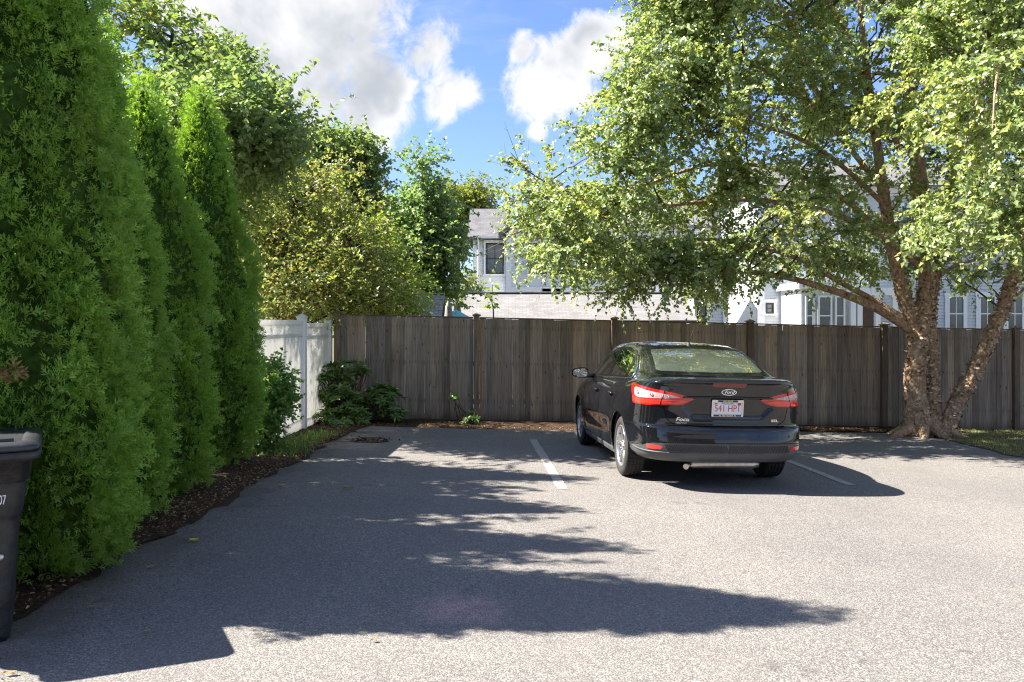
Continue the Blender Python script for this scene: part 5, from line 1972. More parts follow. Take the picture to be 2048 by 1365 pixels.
def shrink(pl, d):
    """inset (d > 0) or outset a closed outline"""
    pts = [Vector(p) for p in pl]
    ar = sum(pts[i].x * pts[(i + 1) % len(pts)].y - pts[(i + 1) % len(pts)].x * pts[i].y for i in range(len(pts)))
    sg = 1 if ar > 0 else -1
    res = []
    for i in range(len(pts)):
        a, b, c = pts[i - 1], pts[i], pts[(i + 1) % len(pts)]
        n1 = Vector((-(b - a).y, (b - a).x)).normalized() * sg
        n2 = Vector((-(c - b).y, (c - b).x)).normalized() * sg
        m_ = (n1 + n2)
        m_ = m_.normalized() if m_.length > 1e-6 else n1
        k = d / max(.5, m_.dot(n1))
        res.append((b.x + m_.x * k, b.y + m_.y * k))
    return res


def dens_poly(pl, st):
    o = []
    for i in range(len(pl)):
        a, b = Vector(pl[i]), Vector(pl[(i + 1) % len(pl)])
        n = max(1, int((b - a).length / st))
        o += [tuple(a.lerp(b, k / n)) for k in range(n)]
    return o


hole_s, hole_r, hole_w = shrink(side_poly, .008), shrink(rear_poly, .008), shrink(wind_poly, .008)
WH_R = .365
ctr = np.array([[allv[i] for i in q] for q in allf]).mean(1)
keep = []
for q, c in zip(allf, ctr):
    x, y, z = c
    i0 = q[0] % nv
    up = i0 >= nl
    if up and abs(x) > .3 and z > 1.0 and in_poly(y, z, hole_s) and abs(x) > .42 and not (y < .5 and in_poly(x, z, hole_r) and abs(x) < .5): continue
    if up and y < .45 and in_poly(x, z, hole_r) and y > -.55: continue
    if up and y > 1.55 and y < 2.8 and in_poly(x, z, hole_w): continue
    if not up and abs(x) > .55 and (math.hypot(y, z - .33) < WH_R or math.hypot(y - WB, z - .33) < WH_R): continue
    keep.append(q)
# snap the ragged edge of the arches to a circle
used = {}
for q in keep:
    for i in q: used[i] = used.get(i, 0) + 1
for i, cnt_ in used.items():
    x, y, z = allv[i]
    if cnt_ < 4 and abs(x) > .55 and i % nv < nl and z > .205:
        for av in (0, WB):
            dd = math.hypot(y - av, z - .33)
            if WH_R - .03 < dd < WH_R + .045:
                allv[i, 1] = av + (y - av) / dd * WH_R
                allv[i, 2] = .33 + (z - .33) / dd * WH_R
me = bpy.data.meshes.new('body')
me.from_pydata([tuple(p) for p in allv], [], keep)
bm = bmesh.new()
bm.from_mesh(me)
bmesh.ops.remove_doubles(bm, verts=bm.verts, dist=.0008)
bmesh.ops.delete(bm, geom=[v for v in bm.verts if not v.link_faces], context='VERTS')
bmesh.ops.recalc_face_normals(bm, faces=bm.faces)
for f_ in bm.faces: f_.smooth = True
bm.to_mesh(me)
bm.free()
me.materials.append(A['paint'])
body = link_mesh('body', me, car)
# cloth lining inside roof and pillars
lin = [q for q in keep if (q[0] % nv) >= nl and -.42 < allv[q[0], 1] < 2.3 and allv[q[0], 2] > 1.02]
ids = sorted({i for q in lin for i in q})
mp = {i: k for k, i in enumerate(ids)}
lv = allv[ids] * np.array([.965, 1, 1]) - np.array([0, 0, .016])
np_mesh('roof_lining', lv, [[mp[i] for i in q] for q in lin], A['headliner'], car, smooth=True)


# ---- pieces laid onto the shell
def ray(o, d):
    for e in (0, .0007, -.0011, .003, -.004):       # step off a seam of the two halves if the ray slips through
        h = bvh.ray_cast(Vector(o) + Vector((e, e * .3, e * .2)), Vector(d))
        if h[0] is not None: return h[0], h[1]
    return None, None


def pr_rear(a, b): return ray((a, -3, b), (0, 1, 0))
def pr_front(a, b): return ray((a, 6, b), (0, -1, 0))
def pr_left(a, b): return ray((-3, a, b), (1, 0, 0))
def pr_right(a, b): return ray((3, a, b), (-1, 0, 0))
def pr_top(a, b): return ray((a, b, 3), (0, 0, -1))


arc_l = crom(outs[10], n=800) * np.array([1, 1])
arc_l[:, 0] *= (1 - .045 * np.clip((-.1 - arc_l[:, 1]) / .85, 0, 1))
arc_s = path_len(arc_l)


def pr_arc(sg):
    def f(a, b):
        a = max(a, .0006)
        u, v = np.interp(a, arc_s, arc_l[:, 0]), np.interp(a, arc_s, arc_l[:, 1])
        u2, v2 = np.interp(a + .01, arc_s, arc_l[:, 0]), np.interp(a + .01, arc_s, arc_l[:, 1])
        t = Vector((u2 - u, v2 - v, 0)).normalized()
        n = Vector((t.y, -t.x, 0))
        # smooth the turn of the direction a little
        return ray((sg * (u + n.x * .5), v + n.y * .5, b), (-sg * n.x, -n.y, 0))
    return f


def patch(name, pl, proj, mat, parent, off=.004, res=.02, depth=.012, holes=None, bulge=0.0):
    """a piece with a crisp outline that follows the shell"""
    b = dens_poly(pl, res)
    pts = [Vector(p) for p in b]
    n = len(b)
    edges = [(i, (i + 1) % n) for i in range(n)]
    hb = []
    if holes:
        for h in holes:
            hp = dens_poly(h, res)
            k = len(pts)
            pts += [Vector(p) for p in hp]
            edges += [(k + i, k + (i + 1) % len(hp)) for i in range(len(hp))]
    x0, x1 = min(p[0] for p in b), max(p[0] for p in b)
    y0, y1 = min(p[1] for p in b), max(p[1] for p in b)
    ins = shrink(pl, res * .4)
    hh = [shrink(h, -res * .4) for h in (holes or [])]
    x = x0 + res / 2
    while x < x1:
        y = y0 + res / 2
        while y < y1:
            if in_poly(x, y, ins) and not any(in_poly(x, y, h) for h in hh): pts.append(Vector((x, y)))
            y += res
        x += res
    V, E_, F_, *_ = delaunay_2d_cdt(pts, edges, [], 1, 1e-5)
    if holes:
        F_ = [t for t in F_ if not any(in_poly(sum(V[i].x for i in t) / 3, sum(V[i].y for i in t) / 3, h) for h in holes)]
    P3, N3, ok_ = [], [], []
    for p in V:
        h, nn = proj(p.x, p.y)
        ok_.append(h is not None)
        P3.append(h if h is not None else Vector((0, 0, 0)))
        N3.append(nn if nn is not None else Vector((0, 0, 1)))
    ctr_ = Vector((0, .9, .75))
    for i in range(len(N3)):
        if N3[i].dot(P3[i] - ctr_) < 0: N3[i] = -N3[i]
    F_ = [t for t in F_ if all(ok_[i] for i in t)]
    cx_, cy_ = (x0 + x1) / 2, (y0 + y1) / 2
    vs = []
    for i in range(len(V)):
        e = off
        if bulge:
            e += bulge * max(0, 1 - ((V[i].x - cx_) / ((x1 - x0) / 2)) ** 2) * max(0, 1 - ((V[i].y - cy_) / ((y1 - y0) / 2)) ** 2)
        vs.append(P3[i] + N3[i] * e)
    mb = MB()
    mb.add(vs, F_, True)
    if depth:
        cnt_e = {}
        for t in F_:
            for a, c in ((t[0], t[1]), (t[1], t[2]), (t[2], t[0])):
                cnt_e[(min(a, c), max(a, c))] = cnt_e.get((min(a, c), max(a, c)), 0) + 1
        bd = [e for e, c in cnt_e.items() if c == 1]
        rim, idx_ = [], {}
        for a, c in bd:
            for i in (a, c):
                if i not in idx_:
                    idx_[i] = len(rim)
                    rim.append((vs[i], P3[i] + N3[i] * (off - depth)))
        rv = [p for r_ in rim for p in r_]
        mb.add(rv, [(2 * idx_[a], 2 * idx_[c], 2 * idx_[c] + 1, 2 * idx_[a] + 1) for a, c in bd])
    return mb.build(name, mat, parent)


def line_on(name, pts, proj, mat, parent, r=.003, off=.0, n=6, st=.03, smooth_it=True):
    """thin moulding or seam along the shell"""
    c = crom([np.array(p, float) for p in pts], n=max(4, len(pts) * 8)) if smooth_it else np.array(dens_poly(pts, st)[:-1])
    p3 = []
    for a, b in c:
        h, nn = proj(a, b)
        if h is None: continue
        if nn.dot(h - Vector((0, .9, .75))) < 0: nn = -nn
        p3.append(h + nn * off)
    if len(p3) > 1: return MB().tube(p3, r, n).build(name, mat, parent)


# glazing
patch('rear_window', rear_poly, pr_rear, A['car_glass'], car, off=.002, res=.035, depth=0)
patch('rear_window_frame', shrink(rear_poly, -.016), pr_rear, A['gloss_blk'], car, off=.004, res=.02, depth=.008, holes=[shrink(rear_poly, .018)])
patch('windscreen', wind_poly, pr_front, A['car_glass'], car, off=.002, res=.05, depth=0)


def split_side(lo, hi):
    """part of the side window outline between two stations"""
    pl = dens_poly(side_poly, .02)
    return [p for p in pl if lo <= p[0] <= hi]


for proj in (pr_left, pr_right):
    patch('window_frame', shrink(side_poly, -.014), proj, A['gloss_blk'], car, off=.003, res=.02, depth=.008, holes=[shrink(split_side(1.20, 2.3), .014), shrink(split_side(.30, 1.13), .014), shrink(split_side(-.1, .265), .014)])
    for lo, hi, nm in ((1.19, 2.3, 'front_door_window'), (.29, 1.14, 'rear_door_window'), (-.1, .275, 'quarter_window')):
        patch(nm, shrink(split_side(lo, hi), .008), proj, A['side_glass'], car, off=.0, res=.035, depth=0)
    ob = shrink(side_poly, -.018)
    i_bot = sorted(range(len(ob)), key=lambda i: i)
    line_on('window_moulding', ob + [ob[0]], proj, A['chrome'], car, r=.011, off=.004, st=.03, smooth_it=False)
    # door seams, sill seam, handles
    line_on('door_seam', [(1.16, 1.03), (1.17, .85), (1.16, .6), (1.13, .40), (1.10, .28)], proj, A['gap'], car, .0035, -.0012)
    line_on('door_seam', [(.16, 1.06), (.20, .95), (.28, .80), (.42, .62), (.52, .45), (.55, .30)], proj, A['gap'], car, .0035, -.0012)
    line_on('door_seam', [(2.22, .99), (2.25, .85), (2.23, .6), (2.17, .40), (2.14, .28)], proj, A['gap'], car, .0035, -.0012)
    line_on('door_seam', [(.55, .285), (1.1, .262), (1.6, .262), (2.14, .275)], proj, A['gap'], car, .0035, -.0012)
    line_on('bumper_seam', [(-.36, .665), (-.44, .67), (-.52, .69), (-.60, .72)], proj, A['gap'], car, .003, -.001)
    for hv in (1.36, .48):
        zh = .865 - (.012 if hv > 1 else 0)
        cup = patch('handle_cup', [(hv - .09, zh - .03), (hv + .09, zh - .03), (hv + .095, zh + .012), (hv - .095, zh + .012)], proj, A['gap'], car, off=.002, res=.02, depth=.004)
        h0, n0 = proj(hv - .095, zh)
        h1, n1 = proj(hv + .095, zh)
        if n0.x * h0.x < 0: n0 = -n0
        mid = (h0 + h1) / 2
        MB().tube([h0, h0 + n0 * .022 + (h1 - h0) * .12, mid + n0 * .032, h1 + n0 * .022 + (h0 - h1) * .12, h1], [.010, .012, .013, .012, .010], 8).build('door_handle', A['paint'], car)
# fuel door on the right side
fd = [(-.02 + .085 * math.cos(a), .80 + .085 * math.sin(a)) for a in np.linspace(0, 6.283, 25)[:-1]]
patch('fuel_door', fd, pr_right, A['paint'], car, off=.002, res=.03, depth=.004)

# boot lid seams
for sg in (-1, 1):
    line_on('boot_seam', [(sg * .635, .835), (sg * .62, .755), (sg * .59, .69), (sg * .52, .652)], pr_rear, A['gap'], car, .0038, -.0012)
    line_on('boot_seam', [(sg * .60, -.50), (sg * .69, -.56), (sg * .725, -.66), (sg * .715, -.76)], pr_top, A['gap'], car, .003, -.001)
line_on('boot_seam', [(-.60, .6425), (-.3, .6395), (0, .6385), (.3, .6395), (.60, .6425)], pr_rear, A['gap'], car, .007, -.003)
# spoiler lip along the boot edge, with the high brake lamp set into it
lip = MB()
lip_s = []
for u in np.linspace(-.735, .735, 41):
    h, nn = pr_rear(u, 1.072)
    lip_s.append(h)
sec = [(-.030, .004), (-.026, .022), (-.006, .034), (.05, .033), (.10, .018), (.06, .0), (.0, -.020)]
vs, fs = [], []
for i, h in enumerate(lip_s):
    k = 1 - abs(i - 20) / 20
    s_ = min(1, .12 + 2.6 * k)
    for a, b in sec: vs.append((h.x, h.y + a * s_, h.z + b * s_))
ns = len(sec)
for i in range(len(lip_s) - 1):
    for j in range(ns): fs.append((i * ns + j, i * ns + (j + 1) % ns, (i + 1) * ns + (j + 1) % ns, (i + 1) * ns + j))
lip.add(vs, fs, True)
lip.build('spoiler', A['paint'], car)
hb = MB()
bl = [(-.175, 1.054), (-.15, 1.032), (.15, 1.032), (.175, 1.054), (.165, 1.070), (-.165, 1.070)]
patch('high_brake_lamp', bl, pr_rear, A['lens_dark'], car, off=.016, res=.02, depth=.02)

# tail lamps wrapped round the corners
for sg in (-1, 1):
    pj = pr_arc(sg)
    out_l = [(.335, 0.903), (.37, 0.919), (.52, 0.957), (.66, 0.981), (.82, 1.001), (.98, 1.016), (1.12, 1.025), (1.22, 1.027), (1.225, 1.015), (1.18, 0.973), (1.13, 0.918), (1.10, 0.873), (1.085, 0.841), (1.06, 0.833), (.85, 0.83), (.66, 0.833), (.50, 0.841), (.42, 0.858)]
    tlm = patch('tail_lamp', out_l, pj, A['lens_red'], car, off=.006, res=.02, depth=.016)
    clr = [(.475, 0.915), (.60, 0.943), (.78, 0.968), (.95, 0.989), (1.05, 0.996), (1.085, 0.983), (1.06, 0.938), (1.03, 0.911), (.98, 0.9), (.80, 0.898), (.62, 0.903)]
    patch('reversing_lens', clr, pj, A['lens_clear'], tlm, off=.010, res=.02, depth=.005, bulge=.004)
    red2 = [(.40, 0.878), (.46, 0.893), (.66, 0.891), (.90, 0.887), (1.05, 0.897), (1.09, 0.915), (1.10, 0.893), (1.075, 0.853), (1.05, 0.845), (.85, 0.841), (.66, 0.844), (.50, 0.852)]
    patch('stop_lens', red2, pj, A['lens_bright'], tlm, off=.0095, res=.02, depth=.004, bulge=.003)
    line_on('lamp_seam', [(.632, 0.979), (.645, 0.923), (.668, 0.873), (.675, 0.831)], pj, A['gap'], tlm, .0035, .0105)
    for ba, bz, br in ((.585, .923, .013), (.76, .936, .017), (.965, .948, .026)):
        bh, bn = pj(ba, bz)
        if bn.dot(bh - Vector((0, .9, .75))) < 0: bn = -bn
        MB().lathe([(br, .0), (br * .92, .006), (br * .55, -.004), (br * .2, .004), (0, .005)], 20, Matrix.Translation(bh + bn * .0135) @ bn.to_track_quat('Z', 'Y').to_matrix().to_4x4()).build('lamp_bowl', A['satin'], tlm)
    # reflectors low in the bumper
    rf = [(.655, .405), (.635, .424), (.645, .438), (.72, .443), (.785, .445), (.792, .420), (.785, .405)]
    patch('reflector', rf, pj, A['lens_bright'], car, off=.009, res=.02, depth=.012)

# lower bumper: grey valance with a ribbed strip
vb = [(-1.36, .205), (-1.3, .30)]
for sg in (-1, 1):
    pj = pr_arc(sg)
    val = [(0, 0.283), (.5, 0.283), (.75, 0.285), (.92, 0.29), (1.04, 0.305), (1.09, 0.345), (1.11, 0.39), (1.09, 0.407), (.95, 0.413), (.86, 0.423), (.80, 0.445), (.72, 0.463), (.5, 0.468), (0, 0.47)]
    patch('bumper_valance', val, pj, A['plastic'], car, off=.004, res=.025, depth=.012)
    line_on('valance_lip', [(0, 0.377), (.3, 0.376), (.55, 0.375), (.8, 0.377), (.98, 0.385), (1.07, 0.4)], pj, A['plastic'], car, .009, .003)
    # raised diagonal ribs
    rb = MB()
    a = -.022
    while a < .60 - (.03 if sg < 0 else .01):
        q = []
        for k in range(5):
            h, nn = pj(a + .030 * (k / 4) * sg * -1 + .03, .390 + .066 * k / 4)
            q.append(h + (nn if nn.dot(h - Vector((0, .9, .75))) > 0 else -nn) * .006)
        rb.tube(q, .0042, 4, caps=False)
        a += .0165
    tag(rb.build('rib_strip', A['plastic_dk'], car), kind='stuff')
    line_on('bumper_crease', [(0, 0.477), (.4, 0.477), (.7, 0.473), (.85, 0.45), (.97, 0.423), (1.09, 0.415)], pj, A['gap'], car, .003, .0)
    # parking sensors
    for a in (.30, .62):
        h, nn = pj(a, .545)
        if nn.dot(h - Vector((0, .9, .75))) < 0: nn = -nn
        MB().lathe([(.0, .003), (.013, .003), (.015, 0), (.016, -.004)], 14, Matrix.Translation(h) @ nn.to_track_quat('Z', 'Y').to_matrix().to_4x4()).build('parking_sensor', A['gloss_blk'], car)
    # sill
    sl_ = MB()
    pr = pr_left if sg < 0 else pr_right
    pts = []
    for v in np.linspace(.36, 2.30, 24):
        h, nn = pr(v, .235)
        if h: pts.append(h)
    vs, fs = [], []
    for h in pts:
        for a, b in ((.012, .035), (.014, .0), (.0, -.045), (-.06, -.055), (-.06, .035)): vs.append((h.x + sg * a, h.y, h.z + b))
    for i in range(len(pts) - 1):
        for j in range(5): fs.append((i * 5 + j, i * 5 + (j + 1) % 5, (i + 1) * 5 + (j + 1) % 5, (i + 1) * 5 + j))
    sl_.add(vs, fs, False)
    sl_.build('sill', A['plastic'], car)
# key-lock finisher above the plate and recess edges
line_on('boot_finisher', [(-.46, .922), (-.2, .926), (0, .927), (.2, .926), (.46, .922)], pr_rear, A['gloss_blk'], car, .010, .004)

# underside, floor and arch liners
ub = MB()
ub.box((0, 1.5, .245), (1.36, 3.6, .05))
ub.box((0, -.50, .42), (1.15, .62, .12), bevel=.03)
ub.build('underbody', A['under'], car)
for av in (0, WB):
    for sg in (-1, 1):
        ln_ = MB()
        vs, fs = [], []
        N_ = 24
        for i in range(N_ + 1):
            a = -.25 + (math.pi + .5) * i / N_
            for uu in (.872, .60):
                vs.append((sg * uu, av + (WH_R + .012) * math.cos(a), .33 + (WH_R + .012) * math.sin(a)))
            if i: fs.append((2 * i - 2, 2 * i - 1, 2 * i + 1, 2 * i))
        ln_.add(vs, fs, True)
        ln_.build('arch_liner', A['under'], car)
# silencer and tail pipe
MB().tube([(-.34, -.80, .252), (-.30, -.80, .255), (.30, -.80, .255), (.36, -.80, .252)], [.03, .045, .045, .03], 14).build('silencer', A['pipe'], car)
MB().tube([(-.30, -.72, .245), (-.36, -.80, .24), (-.40, -.86, .23)], [.026, .026, .028], 12).build('tail_pipe', A['pipe'], car)
MB().tube([(-.72, 0.02, .30), (-.3, .05, .27), (.3, .05, .27), (.72, .02, .30)], .035, 10).build('rear_axle', A['under'], car)

# ---- wheels
TR, TW = .324, .218


def wheel(sg, v):
    W_ = empty('wheel')
    W_.parent = car
    W_.location = (sg * .772, v, TR)
    W_.rotation_euler = (0, 0, 0 if sg > 0 else math.pi)
    rot = Matrix.Rotation(math.pi / 2, 4, 'Y')                       # lathe axis Z -> +X (outward)
    h = TW / 2
    prof = [(.222, -h * .80), (.235, -h * .93), (.262, -h * 1.0), (.290, -h * .97), (.308, -h * .88), (.318, -h * .78)]
    for g in (-.52, -.17, .17, .52):
        prof += [(TR - .003 * abs(g), h * (g - .06)), (TR - .010, h * (g - .05)), (TR - .010, h * (g + .05)), (TR - .003 * abs(g), h * (g + .06))]
    prof += [(.318, h * .78), (.308, h * .88), (.290, h * .97), (.262, h * 1.0), (.235, h * .93), (.222, h * .80)]
    ty = MB().lathe(prof, 64, rot).build('tyre', A['tyre'], W_)
    # cross grooves as dark slots between tread blocks
    tg = MB()
    for i in range(58):
        a = 2 * math.pi * i / 58
        for s_, x0, x1 in ((1, .58, .80), (-1, -.80, -.58), (1, -.12, .12), (1, .22, .47), (1, -.47, -.22)):
            x0h, x1h = x0 * h, x1 * h
            da = .012 * (1 if x0 > 0 else -1)
            q = []
            for xx, aa in ((x0h, a), (x1h, a + da), (x1h, a + da + .018), (x0h, a + .018)):
                rr = TR + .0012 - (.0055 if abs(xx) > .7 * h else 0) - .003 * abs(xx) / h
                q.append((xx, rr * math.cos(aa), rr * math.sin(aa)))
            tg.add(q, [(0, 1, 2, 3)])
    tag(tg.build('tread_groove', A['gap'], ty), kind='stuff')
    rim = MB().lathe([(.222, h * .82), (.226, h * .90), (.218, h * .93), (.205, h * .86), (.200, h * .60), (.195, -h * .7), (.222, -h * .80)], 48, rot)
    RM = rim.build('rim', A['alloy'], W_)
    MB().lathe([(.0, h * .80), (.028, h * .80), (.033, h * .74), (.062, h * .66), (.066, h * .45), (0, h * .45)], 24, rot).build('hub', A['alloy'], RM)
    MB().lathe([(.150, h * .10), (.150, h * .02), (.03, h * .02), (.03, h * .10), (.15, h * .10)], 28, rot).build('brake_disc', A['pipe'], RM)
    MB().lathe([(.196, -h * .2), (.02, -h * .2)], 28, rot).build('backing', A['under'], RM)
    sp = MB()
    for i in range(5):
        for dlt in (-.14, .14):
            a = 2 * math.pi * i / 5 + .3
            a1, a2 = a + dlt * .55, a + dlt * 1.45
            p0, p1 = (.045, a1), (.205, a2)
            wd0, wd1 = .014, .011
            vs = []
            for (r_, an), wd, x in ((p0, wd0, h * .68), (((p0[0] + p1[0]) / 2, (p0[1] + p1[1]) / 2), (wd0 + wd1) / 2, h * .80), (p1, wd1, h * .84)):
                c_ = Vector((x, r_ * math.cos(an), r_ * math.sin(an)))
                tn = Vector((0, -math.sin(an), math.cos(an)))
                vs += [c_ - tn * wd, c_ + tn * wd, c_ + tn * wd * .8 - Vector((.03, 0, 0)), c_ - tn * wd * .8 - Vector((.03, 0, 0))]
            fs = []
            for k in range(2):
                for j in range(4): fs.append((k * 4 + j, k * 4 + (j + 1) % 4, (k + 1) * 4 + (j + 1) % 4, (k + 1) * 4 + j))
            sp.add(vs, fs)
    sp.build('spoke_set', A['alloy'], RM)
    for i in range(5):
        a = 2 * math.pi * i / 5
        c_ = Vector((h * .70, .05 * math.cos(a), .05 * math.sin(a)))
        MB().tube([c_, c_ + Vector((.012, 0, 0))], .009, 6).build('wheel_nut', A['pipe'], RM)


for sg in (-1, 1):
    for v in (0, WB): wheel(sg, v)

# ---- mirrors
for sg in (-1, 1):
    mc = MB()
    vs, fs = [], []
    N_, M_ = 10, 16
    c0 = Vector((sg * 1.005, 1.93, 1.035))
    for i in range(N_ + 1):
        t = i / N_
        k = math.sqrt(max(0, 1 - (1 - t) ** 2.2)) if t < 1 else 1
        for j in range(M_):
            a = 2 * math.pi * j / M_
            cx_, sz_ = math.cos(a), math.sin(a)
            ex = abs(cx_) ** .7 * (1 if cx_ > 0 else -1) * .115
            ez = abs(sz_) ** .7 * (1 if sz_ > 0 else -1) * (.070 - .012 * cx_ * sg)
            vs.append(c0 + Vector((ex * k, .14 * (1 - t), ez * k)))
    for i in range(N_):
        for j in range(M_): fs.append((i * M_ + j, i * M_ + (j + 1) % M_, (i + 1) * M_ + (j + 1) % M_, (i + 1) * M_ + j))
    mc.add(vs, fs, True)
    mir_o = mc.build('side_mirror', A['paint'], car)
    fc = [Vector((c0.x + (Vector(vs[N_ * M_ + j]) - c0).x * .84, c0.y + .006, c0.z + (Vector(vs[N_ * M_ + j]) - c0).z * .80)) for j in range(M_)]
    MB().add(fc + [c0 + Vector((0, .004, 0))], [(j, (j + 1) % M_, M_) for j in range(M_)]).build('mirror_face', A['mirror'], mir_o)
    rimv = [tuple(Vector(vs[N_ * M_ + j])) for j in range(M_)] + [tuple(p) for p in fc]
    MB().add(rimv, [(j, (j + 1) % M_, M_ + (j + 1) % M_, M_ + j) for j in range(M_)]).build('mirror_rim', A['gloss_blk'], mir_o)
    MB().tube([(sg * .80, 1.98, 1.00), (sg * .86, 1.98, .995), (sg * .94, 1.97, 1.0)], [.035, .026, .03], 10).build('mirror_arm', A['gloss_blk'], mir_o)

# ---- aerial
h, nn = pr_top(0, .42)
MB().lathe([(.034, -.004), (.028, .008), (.013, .022), (.009, .034), (0, .036)], 16, Matrix.Translation(h)).build('aerial_base', A['plastic_dk'], car)
MB().tube([h + Vector((0, 0, .02)), h + Vector((.045, -.02, .20))], [.0035, .0022], 6).build('aerial', A['plastic_dk'], car)

# ---- cabin
cb = MB()
cb.box((0, 1.25, .42), (1.45, 2.5, .10))
cb.box((0, 2.42, .86), (1.42, .55, .22), bevel=.06)
cb.box((0, -.16, 1.02), (1.2, .62, .05))
cb.build('cabin_floor', A['inside'], car)
for sg in (-1, 1):
    MB().box((sg * .79, 1.1, .72), (.04, 2.2, .5)).build('door_lining', A['seat'], car)


def seat_piece(prof, wd, u, bev=.035):
    """side outline (v, z) given width, rounded"""
    bm = bmesh.new()
    a = [bm.verts.new((u - wd / 2, p[0], p[1])) for p in prof]
    b = [bm.verts.new((u + wd / 2, p[0], p[1])) for p in prof]
    bm.faces.new(a)
    bm.faces.new(b[::-1])
    for i in range(len(prof)): bm.faces.new((a[i], b[i], b[(i + 1) % len(prof)], a[(i + 1) % len(prof)]))
    bmesh.ops.bevel(bm, geom=bm.edges[:], offset=bev, segments=3, profile=.55, affect='EDGES', clamp_overlap=True)
    bm.verts.index_update()
    mb = MB()
    mb.add([v.co for v in bm.verts], [[v.index for v in f.verts] for f in bm.faces], True)
    bm.free()
    return mb


for sg in (-1, 1):
    S = seat_piece([(1.55, .48), (1.50, .60), (1.02, .60), (1.0, .50)], .50, sg * .37).build('front_seat', A['seat'], car)
    seat_piece([(1.02, .55), (1.10, .60), (.92, 1.13), (.80, 1.12), (.92, .58)], .48, sg * .37).build('backrest', A['seat'], S)
    seat_piece([(.93, 1.16), (.89, 1.335), (.80, 1.33), (.80, 1.16)], .27, sg * .37, .03).build('headrest', A['seat'], S)
    for k in (-.05, .05): MB().tube([(sg * .37 + k, .86, 1.08), (sg * .37 + k, .86, 1.2)], .007, 6).build('headrest_post', A['satin'], S)
RS = seat_piece([(.70, .46), (.66, .60), (.18, .58), (.12, .46)], 1.26, 0).build('rear_seat', A['seat'], car)
seat_piece([(.20, .52), (.28, .58), (.02, 1.08), (-.10, 1.08), (.05, .52)], 1.26, 0).build('backrest', A['seat'], RS)
for u, wd, zt_ in ((-.38, .24, 1.22), (0, .22, 1.18), (.38, .24, 1.22)):
    seat_piece([(.04, 1.07), (.02, zt_), (-.08, zt_ - .01), (-.08, 1.07)], wd, u, .03).build('headrest', A['seat'], RS)

# ---- front lamps and grille
for sg in (-1, 1):
    patch('head_lamp', [(sg * .50, .68), (sg * .80, .72), (sg * .84, .80), (sg * .78, .80), (sg * .55, .74)], pr_front, A['lens_clear'], car, off=.004, res=.03, depth=.01)
patch('grille', [(-.45, .32), (.45, .32), (.62, .52), (-.62, .52)], pr_front, A['plastic_dk'], car, off=.004, res=.04, depth=.01)


# ---- lettering, badge and plate
def text_mesh(txt, size, name, mat, parent, M, shear=0.0, ext=.0012, xs=1.0, bold=0.0, space=1.0):
    cu = bpy.data.curves.new(name, 'FONT')
    cu.body = txt
    cu.size = size
    cu.align_x = 'CENTER'
    cu.align_y = 'CENTER'
    cu.shear = shear
    cu.extrude = ext
    cu.offset = bold
    cu.space_character = space
    cu.resolution_u = 3
    to = bpy.data.objects.new(name, cu)
    COL.objects.link(to)
    dg = bpy.context.evaluated_depsgraph_get()
    me = bpy.data.meshes.new_from_object(to.evaluated_get(dg))
    bpy.data.objects.remove(to)
    me.name = name
    me.materials.clear()
    me.materials.append(mat)
    o = link_mesh(name, me, parent)
    o.matrix_local = M @ Matrix.Diagonal((xs, 1, 1, 1))
    return o


def rear_frame(u, z, off):
    """local frame standing on the tail: X to the right, Y up the face, Z out"""
    h, _ = pr_rear(u, z)
    h1, _ = pr_rear(u, z + .025)
    h2, _ = pr_rear(u, z - .025)
    up_ = (h1 - h2).normalized()
    rt_ = Vector((1, 0, 0))
    nn = rt_.cross(up_).normalized()
    rt_ = up_.cross(nn).normalized()
    M = Matrix((rt_, up_, nn)).transposed().to_4x4()
    M.translation = h + nn * off
    return M


MBg = rear_frame(0, .978, .004)


def oval(rx, ry, z0, z1, n=40):
    vs = [(rx * math.cos(2 * math.pi * i / n), ry * math.sin(2 * math.pi * i / n), z0) for i in range(n)]
    vs += [(rx * .97 * math.cos(2 * math.pi * i / n), ry * .95 * math.sin(2 * math.pi * i / n), z1) for i in range(n)]
    return MB().add(vs, [tuple(range(n))[::-1], tuple(range(n, 2 * n))] + [(i, (i + 1) % n, n + (i + 1) % n, n + i) for i in range(n)])


bdg = oval(.079, .033, -.004, .006).build('badge', A['chrome'], car)
bdg.matrix_local = MBg
fc = oval(.069, .0255, .006, .0075).build('badge_face', A['blue'], bdg)
text_mesh('Ford', .044, 'badge_lettering', A['chrome'], bdg, Matrix.Translation((0, 0.001, .0085)), shear=.35, ext=.0008, xs=1.15, bold=.0006)
MP = rear_frame(0, .818, .012)
pl_ = MB().box((0, 0, 0), (.308, .155, .003), bevel=.001).build('licence_plate', A['plate_white'], car)
pl_.matrix_local = MP
text_mesh('541 HP1', .094, 'plate_number', A['plate_red'], pl_, Matrix.Translation((0, -.004, .0026)), xs=.80, ext=.0008, bold=-.0004)
text_mesh('Massachusetts', .022, 'plate_state', A['plate_navy'], pl_, Matrix.Translation((0, .047, .0026)), ext=.0004)
MB().box((.118, .043, .0024), (.032, .024, .0016)).build('plate_sticker', A['plate_red'], pl_)
MB().box((-.118, .045, .0024), (.028, .012, .0016)).build('plate_sticker', A['plate_red'], pl_)
frm = MB()
ring_o = [(-.158, -.084), (.158, -.084), (.162, -.07), (.162, .07), (.158, .084), (-.158, .084), (-.162, .07), (-.162, -.07)]
ring_i = [(-.147, -.062), (.147, -.062), (.149, -.058), (.149, .056), (.147, .060), (-.147, .060), (-.149, .056), (-.149, -.058)]
